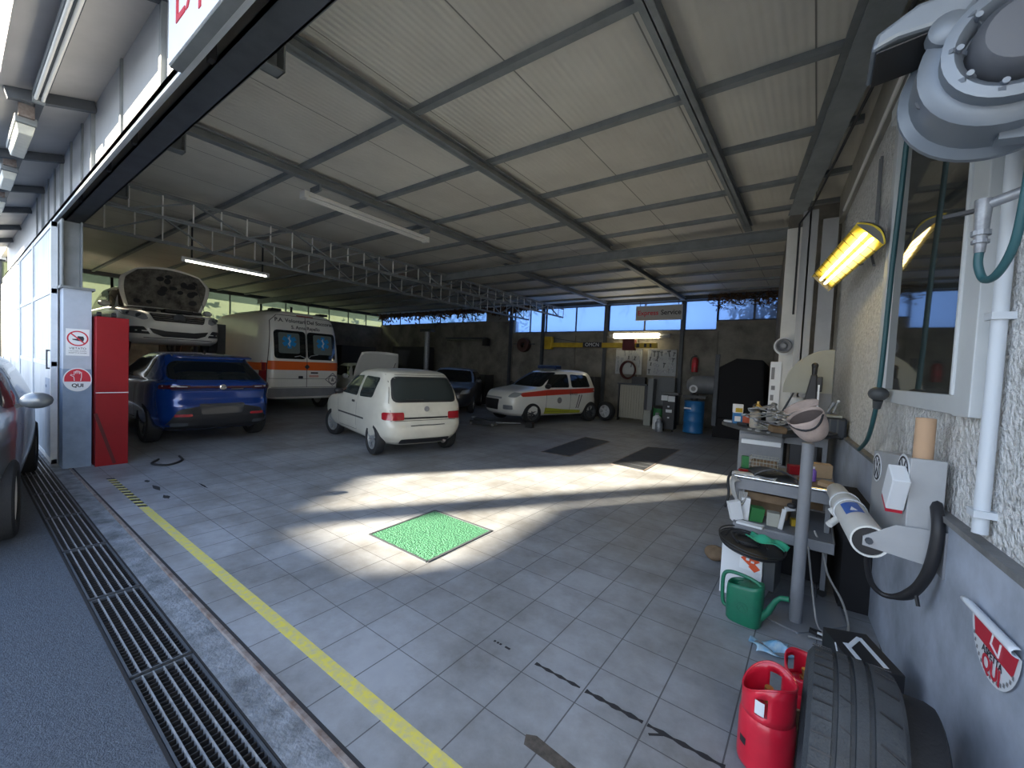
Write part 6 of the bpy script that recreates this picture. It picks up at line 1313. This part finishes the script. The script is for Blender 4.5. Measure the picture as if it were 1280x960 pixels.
# tool boards with tools
def board(x0, x1, z0, z1, label):
    t = thing('tool_board', label, 'board', ((x0+x1)/2, YB+.02, z0)); w = (x1-x0)/2
    link('panel', MB().bx(-w, w, 0, .03, 0, z1-z0), 'pegboard', t); link('rail', MB().bx(-w, w, -.012, 0, z1-z0-.03, z1-z0), 'machine_grey', t); return t
board(-5.54, -4.64, 1.50, 2.34, 'left grey tool board on the back wall'); board(-4.46, -3.56, 1.50, 2.34, 'right grey tool board on the back wall, under the lamp')
rr = random.Random(31)
kinds = []
k1 = MB(); k1.X = Matrix.Rotation(PI/2, 4, 'X'); k1.prism([(-.02, -.09), (.02, -.09), (.012, -.05), (.012, .06), (.025, .09), (-.025, .09), (-.012, .06), (-.012, -.05)], .015)
k2 = MB(); k2.X = Matrix.Rotation(PI/2, 4, 'X'); k2.prism([(-.012, -.11), (.012, -.11), (.012, .02), (.05, .02), (.05, .06), (-.04, .06), (-.04, .02), (-.012, .02)], .02)
k3 = MB(); k3.X = Matrix.Rotation(PI/2, 4, 'X'); k3.prism([(-.035, -.03), (-.01, .0), (-.03, .09), (-.012, .1), (0, .02), (.012, .1), (.03, .09), (.01, 0), (.035, -.03), (.02, -.05), (0, -.01), (-.02, -.05)], .015)
k4 = MB(); k4.at(0, 0, 0, 0, PI/2).lathe([(.025, 0), (.05, 0), (.05, .02), (.025, .02)], 14, close=True)
for nm, mb_, mt, cat in (('wall_spanner', k1, 'galvanised', 'spanner'), ('wall_hammer', k2, 'dark_steel', 'hammer'), ('wall_pliers', k3, 'car_dark', 'pliers'), ('wall_ring', k4, 'galvanised', 'ring')):
    o = link(nm, mb_, mt); kinds.append((o, cat, nm))
used = set()
for bi, (x0, x1, bl) in enumerate(((-5.5, -4.68, 'left'), (-4.42, -3.6, 'right'))):
    for r_ in range(4):
        for c_ in range(7):
            if rr.random() < (.45 if bi == 0 and r_ > 1 else .12): continue
            ki = rr.randrange(4); src, cat, nm = kinds[ki]
            if ki in used: o = src.copy(); C.objects.link(o)
            else: o = src; used.add(ki)
            o.location = (x0+(x1-x0)*(c_+.5)/7+rr.uniform(-.03, .03), YB+.0, 2.22-.19*r_+rr.uniform(-.03, .02)); o.rotation_euler = (0, rr.uniform(-.3, .3), 0); s_ = rr.uniform(.75, 1.2); o.scale = (s_, 1, s_)
            tag(o, 'small dark %s hanging on the %s tool board of the back wall' % (cat, bl), cat, '%s on the %s tool board' % (cat if cat == 'pliers' else cat+'s', bl))
t = thing('coiled_hose', 'dark red hose coiled on a hook over the left tool board', 'hose', (-5.05, YB-.08, 1.62)); m = MB()
for k in range(5): rx = .22+.012*k; m.tube([(rx*math.cos(2*PI*q/28), -.02*k*.6, .02+(.26+.01*k)*math.sin(2*PI*q/28)) for q in range(29)], .016, 6)
link('coil', m, mat('hose_red', (.06, .012, .014), .5), t, smooth=60); link('hook', MB().bx(-.02, .02, -.06, .09, .26, .30), 'dark_steel', t)
t = thing('fire_extinguisher', 'red fire extinguisher on the back wall right of the tool boards', 'extinguisher', (-3.0, 13.36, 1.66)); link('cylinder', MB().lathe([(0, 0), (.085, 0), (.09, .02), (.09, .36), (.07, .42), (.03, .45), (0, .45)], 24), 'extinguisher_red', t, smooth=40); link('valve', MB().bx(-.03, .05, -.02, .02, .45, .50).bar((-.05, 0, .53), (.05, 0, .50), .02, .012), 'black_plastic', t)
link('hose', MB().tube(catmull([(-.03, 0, .48), (-.10, -.01, .42), (-.125, -.01, .25), (-.11, 0, .08)], 6), .012, 8), 'black_plastic', t, smooth=60); link('label', MB().grid(lambda u, v: (.0905*math.sin(-.6+1.2*u), -.0905*math.cos(-.6+1.2*u), .14+.14*v), 8, 1), 'sign_red', t); link('wall_hook', MB().bx(-.02, .02, .05, .14, .36, .42), 'dark_steel', t)
# radiator, grey locker, bins
t = thing('radiator', 'cream ribbed radiator panel standing below the left tool board', 'radiator', (-4.73, 12.95, 0)); link('panel', MB().bx(-.40, .40, -.04, .06, .10, 1.16), 'radiator_cream', t, bevel=.01)
m = MB(); [m.bx(-.38+.085*k, -.345+.085*k, -.055, -.04, .14, 1.12) for k in range(9)]; link('ribs', m, 'radiator_cream', t); link('shelf', MB().bx(-.46, .50, -.12, .14, 1.17, 1.21), 'dark_steel', t); link('side_frame', MB().bx(.42, .52, -.06, .10, 0, 1.17).bx(-.45, -.42, -.06, .10, 0, 1.17), 'car_dark', t)
boxy('tool_box', 'dark toolbox on the shelf over the cream radiator', 'box', (-4.55, 13.0, 1.21), (.42, .2, .22), 'black_plastic', .05)
boxy('steel_locker', 'plain grey steel locker under the right tool board', 'locker', (-3.80, 13.18, 0), (.66, .20, 1.46), mat('locker_grey', (.13, .14, .15), .6), 0)
boxy('steel_locker', 'narrow grey locker beside the cream radiator', 'locker', (-4.08, 12.85, 0), (.16, .3, 1.40), mat('locker_pale', (.19, .20, .21), .6), 0)
boxy('steel_cabinet', 'dark grey cabinet behind the red banded car', 'cabinet', (-6.45, 13.0, 0), (.95, .5, 1.36), 'car_dark', 0, bevel=.01)
t = thing('waste_bin', 'green plastic bin on the floor beside the pressure trolley', 'bin', (-3.74, 12.6, 0)); link('tub', MB().lathe([(0, 0), (.16, 0), (.19, .5), (.205, .5), (.205, .53), (.18, .53), (.15, .03), (0, .03)], 24), 'bin_green', t, smooth=40); link('bag', MB().lathe([(.20, .52), (.21, .54), (.16, .60), (.05, .58), (0, .56)], 18), 'black_plastic', t, smooth=50)
boxy('carton', 'pale small carton left of the green bin', 'carton', (-4.05, 12.45, 0), (.2, .16, .45), 'pale_sheet', .2)
t = thing('oil_barrel', 'blue barrel with a white gauge on top near the back wall', 'barrel', (-2.62, 11.9, 0)); link('drum', MB().lathe([(0, .02), (.25, .02), (.26, .04), (.25, .06), (.25, .30), (.26, .32), (.25, .34), (.25, .56), (.26, .58), (.25, .60), (.25, .84), (.26, .86), (.24, .88), (0, .88)], 30), 'barrel_blue', t, smooth=30)
link('pump', MB().cyl((0, 0, .88), (0, 0, 1.05), .09).bx(-.28, .3, -.12, .12, .95, 1.02), 'black_plastic', t); m = MB().at(-.02, -.12, 1.20, 0, PI/2); m.lathe([(0, .0), (.10, .0), (.105, .03), (.085, .03), (.085, .015), (0, .015)], 22); g_ = link('gauge', m, 'paper', t, smooth=30); m = MB().at(-.02, -.12, 1.20, 0, PI/2); m.lathe([(0, .018), (.06, .018), (.06, .02), (0, .02)], 16); link('dial', m, 'ink_grey', g_); link('label', MB().bx(-.2, -.02, -.262, -.25, .66, .70), 'paper', t)
t = thing('pressure_trolley', 'black service trolley with white labels left of the blue barrel', 'trolley', (-3.20, 11.72, 0)); link('column', MB().bx(-.16, .16, -.14, .16, .06, 1.0), 'black_plastic', t, bevel=.01); link('top', MB().bx(-.22, .24, -.16, .2, 1.0, 1.06), 'dark_grey_plastic', t)
link('label', MB().bx(-.2, -.03, -.165, -.16, .84, .98).bx(-.02, .16, -.165, -.16, .82, .97), 'paper', t); link('badge', MB().bx(-.07, .09, -.148, -.14, .52, .6).bx(-.03, .02, -.148, -.14, .66, .70).bx(-.02, .03, -.148, -.14, .36, .40), 'paper', t)
for x in (-.12, .12): link('castor', MB().at(x, -.1, .035, 0, 0, PI/2).lathe([(0, -.015), (.035, -.015), (.035, .015), (0, .015)], 14), 'rubber', t)
bottle('small_tank', 'white plastic canister on the floor left of the black trolley', (-3.56, 11.80, 0), .46, .12, 'paper', 'machine_grey', 'canister'); bottle('metal_can', 'dull metal can in front of the white canister', (-3.36, 11.35, 0), .34, .10, 'galvanised', 'galvanised', 'can', .6)
t = thing('spare_wheel', 'bright five spoke alloy wheel leaning behind the red banded car', 'wheel', (-5.33, 12.35, 0), -.25); wheel(t, (0, 0, .30), .30, .20, 'alloy', 'spokes', 0, -1)
t = thing('hose_reel', 'dusty dark reel of rope high on the dark wall left of the crane', 'reel', (-9.3, 13.30, 2.44)); link('coil', MB().at(0, 0, 0, 0, PI/2).lathe([(.10, -.1), (.26, -.1), (.28, 0), (.26, .1), (.10, .1)], 24, close=True), mat('reel_brown', (.06, .025, .022), .8), t, smooth=40); link('arm', MB().bx(-.5, .5, -.02, .02, .02, .06).bx(-.03, .03, 0, .135, .0, .06), 'dark_steel', t)
t = thing('strip_heater', 'long dark strip heater high on the far back wall', 'heater', (-12.3, 13.25, 2.64)); link('hood', MB().bx(-1.15, 1.15, -.12, .12, .05, .10), 'dark_steel', t); link('tube', MB().cyl((-1.1, -.05, .0), (1.1, -.05, .0), .035), 'chrome', t, smooth=40); link('bracket', MB().bx(-.03, .03, .1, .25, .05, .10), 'dark_steel', t); link('end_box', MB().bx(1.0, 1.25, -.1, .1, -.25, .05), 'black_plastic', t)
t = thing('lift_post', 'bare metal lift post rising behind the white hatchback', 'post', (-13.4, 12.0, 0)); link('column', MB().cyl((0, 0, 0), (0, 0, 2.88), .11, seg=18), 'galvanised', t, smooth=40); link('head', MB().bx(-.35, .35, -.1, .1, 2.88, 3.0), 'dark_steel', t)
boxy('storage_rack', 'dark storage cupboard against the far back wall beside the lift post', 'cupboard', (-15.6, 13.1, 0), (2.4, .5, 2.3), 'car_dark', 0); boxy('storage_rack', 'dark cupboard in the far left corner', 'cupboard', (-17.7, 11.4, 0), (.7, 1.8, 2.2), 'car_dark', 0)
boxy('storage_rack', 'low dark cupboard along the back wall behind the black car', 'cupboard', (-11.9, 13.1, 0), (2.2, .55, 1.2), 'car_dark', 0)
boxy('tall_board', 'brown grey panel standing between the raised car and the ambulance', 'panel', (-18.38, 5.4, 0), (.12, 2.2, 2.74), 'bark', 0)
# big covered machine at right rear
t = thing('covered_machine', 'large black covered machine in the rear right corner', 'machine', (-1.55, 12.0, 0))
m = MB().grid(lambda u, v: (-.58+1.15*u, -.42+.1*math.sin(9*u)*(1-v), .55+1.45*v+.16*v*math.sin(PI*min(1, u*1.2))), 14, 8); link('cover', MB().add([(-.58, -.4, .5), (.58, -.4, .5), (.58, .5, .5), (-.58, .5, .5), (-.55, -.38, 1.75), (-.10, -.38, 2.08), (.5, -.38, 2.0), (.55, .45, 1.9), (-.5, .45, 1.8)], [(0, 1, 6, 5, 4), (1, 2, 7, 6), (2, 3, 8, 7), (3, 0, 4, 8), (4, 5, 6, 7, 8), (0, 3, 2, 1)]), 'channel_black', t, bevel=.05)
link('base', MB().bx(-.55, .55, -.35, .45, 0, .5), 'channel_black', t); link('mast', MB().bx(-.56, -.46, -.47, -.41, .3, 2.12), 'dark_steel', t)
t = thing('pressure_tank', 'dull grey tank lying on a stand behind the blue barrel', 'tank', (-2.55, 13.0, 0)); link('tank', MB().at(0, 0, 1.30, 0, 0, PI/2).lathe([(0, -.55), (.14, -.53), (.24, -.42), (.26, -.3), (.26, .3), (.24, .42), (.14, .53), (0, .55)], 24), 'machine_grey', t, smooth=50); link('stand', MB().bx(-.4, -.34, -.2, .2, 0, 1.1).bx(.34, .4, -.2, .2, 0, 1.1), 'dark_steel', t)
# floor jack
t = thing('floor_jack', 'low black floor jack under the nose of the red banded car', 'jack', (-7.0, 8.35, 0), .3); link('frame', MB().bx(-.35, .35, -.14, -.10, .03, .12).bx(-.35, .35, .10, .14, .03, .12), 'dark_steel', t); link('arm', MB().bar((.3, 0, .08), (-.3, 0, .17), .09, .05), 'dark_steel', t); link('saddle', MB().cyl((-.3, 0, .17), (-.3, 0, .21), .06), 'galvanised', t)
for x in (-.3, .3): link('roller', MB().at(x, 0, .035, 0, PI/2).lathe([(0, -.16), (.035, -.16), (.035, .16), (0, .16)], 12), 'galvanised', t)
link('handle', MB().cyl((.35, 0, .09), (.95, .2, .10), .015), 'galvanised', t)
boxy('wheel_chock', 'black chock on the floor beside the front wheel of the red banded car', 'chock', (-5.95, 8.95, 0), (.2, .14, .14), 'black_plastic', .2)
# ceiling tube lamps
twin_tube('tube_lamp', 'lit single tube lamp hanging below the trusses over the raised car', 'lamp', (-9.75, 2.62, 3.30), .03, 1.5, 'tube_on', 1, .05, .05)
twin_tube('tube_lamp', 'unlit twin tube lamp along the middle roof rafter', 'lamp', (-5.62, 2.80, 3.70), .02, 2.15, 'tube_off', 2, .07, .13)
for y in (2.9, 4.8): tag(link('lamp_hanger', MB().bx(-5.64, -5.40, y-.015, y+.015, 3.75, 3.83), 'grey_steel'), 'small steel hanger joining the unlit tube lamp to the rafter, %s end' % ('near' if y < 3 else 'far'), 'hanger', 'lamp hangers')
for y in (2.75, 4.0): tag(link('lamp_chain', MB().bx(-9.77, -9.73, y-.01, y+.01, 3.35, 3.93), 'wire'), 'thin rod hanging the lit tube lamp over the raised car, %s end' % ('near' if y < 3 else 'far'), 'hanger', 'lamp hangers')
# red cabinet beside the pillar, pillar signs
t = thing('red_cabinet', 'tall red steel cabinet standing beside the boxed pillar', 'cabinet', (-7.5, 1.27, 0)); link('case', MB().bx(-.38, 0, -.155, .165, .0, 1.96), 'red_paint', t, bevel=.006)
link('seam', MB().bx(-.001, .003, -.155, .165, .965, .975), 'sign_white', t); link('slanted_mark', MB().bar((.002, -.155, .70), (.002, .03, .02), .035, .002, up=(1, 0, 0)), 'dark_red_mark', t)  # pale seam line and a dark slanted band on the lower front
for y in (-.12, .02): link('castor', MB().at(-.05, y, 1.99, 0, PI/2).lathe([(0, -.02), (.032, -.02), (.032, .02), (0, .02)], 14), 'black_plastic', t)
t = thing('pillar_notice', 'white no entry notice with a red ring on the boxed pillar', 'sign', (-7.598, .965, 1.44)); link('sheet', MB().bx(0, .003, -.105, .105, 0, .34), 'sign_white', t)
b = MB(); b.X = face_mtx((.004, 0, .22), (0, 1, 0), (0, 0, 1)); 
for k in range(32):
    a_, c_ = 2*PI*k/32, 2*PI*(k+1)/32; b.add([(.082*math.cos(a_), .082*math.sin(a_), 0), (.097*math.cos(a_), .097*math.sin(a_), 0), (.097*math.cos(c_), .097*math.sin(c_), 0), (.082*math.cos(c_), .082*math.sin(c_), 0)], [(0, 1, 2, 3)])
b.bar((-.062, .062, 0), (.062, -.062, 0), .014, .001); link('red_ring', b, 'sign_red', t)
b = MB(); b.X = face_mtx((.0035, 0, .22), (0, 1, 0), (0, 0, 1)); b.add([(.0, .03, 0), (.05, .028, 0), (.058, 0, 0), (.05, -.035, 0), (.01, -.032, 0), (-.045, -.02, 0), (-.05, -.008, 0), (-.01, -.005, 0)], [(0, 1, 2, 3, 4, 5, 6, 7)]); link('hand_symbol', b, 'ink', t)
text('word', 'VIETATO', .038, 'ink', t, face_mtx((.0045, 0, .092), (0, 1, 0), (0, 0, 1)), .0005); text('word', 'L\'ACCESSO AI NON', .018, 'ink', t, face_mtx((.0045, 0, .06), (0, 1, 0), (0, 0, 1)), .0005); text('word', 'ADDETTI AI LAVORI', .018, 'ink', t, face_mtx((.0045, 0, .035), (0, 1, 0), (0, 0, 1)), .0005)
t = thing('pillar_sticker', 'round red and white hand sticker on the boxed pillar', 'sticker', (-7.596, .965, 1.135)); b = MB(); b.X = face_mtx((.003, 0, 0), (0, 1, 0), (0, 0, 1)) @ Matrix.Diagonal((.86, 1, 1, 1)); b.lathe([(0, 0), (.15, 0), (.15, .002), (0, .002)], 40); link('disc', b, 'sign_white', t)
b = MB(); b.X = face_mtx((.006, 0, 0), (0, 1, 0), (0, 0, 1)) @ Matrix.Diagonal((.86, 1, 1, 1)); b.add([(.138*math.cos(-.18+(PI+.36)*k/24), .138*math.sin(-.18+(PI+.36)*k/24), 0) for k in range(25)], [tuple(range(25))]); rh = link('red_half', b, 'sign_red', t)
b = MB(); b.X = face_mtx((.0075, 0, .045), (0, 1, 0), (0, 0, 1)); H = [(-.03, -.06), (-.034, -.01), (-.066, .012), (-.06, .022), (-.032, .012), (-.03, .06), (-.018, .062), (-.016, .03), (-.012, .07), (0, .072), (.002, .03), (.006, .068), (.018, .066), (.018, .028), (.024, .055), (.034, .052), (.034, -.01), (.026, -.06)]
b.tube([(x, y, 0) for x, y in H], .0035, 5); link('hand_outline', b, 'sign_white', rh)
text('word', 'QUI', .06, 'ink', t, face_mtx((.006, 0, -.075), (0, 1, 0), (0, 0, 1)), .0005, bold=.002)
tag(link('floor_cable', MB().tube(catmull([(-7.45, 1.75, .015), (-7.2, 1.62, .015), (-7.0, 1.75, .015), (-7.2, 1.95, .015), (-7.5, 2.0, .015)], 6), .014, 7), 'wire', smooth=60), 'black cable curled on the floor behind the red cabinet', 'cable')
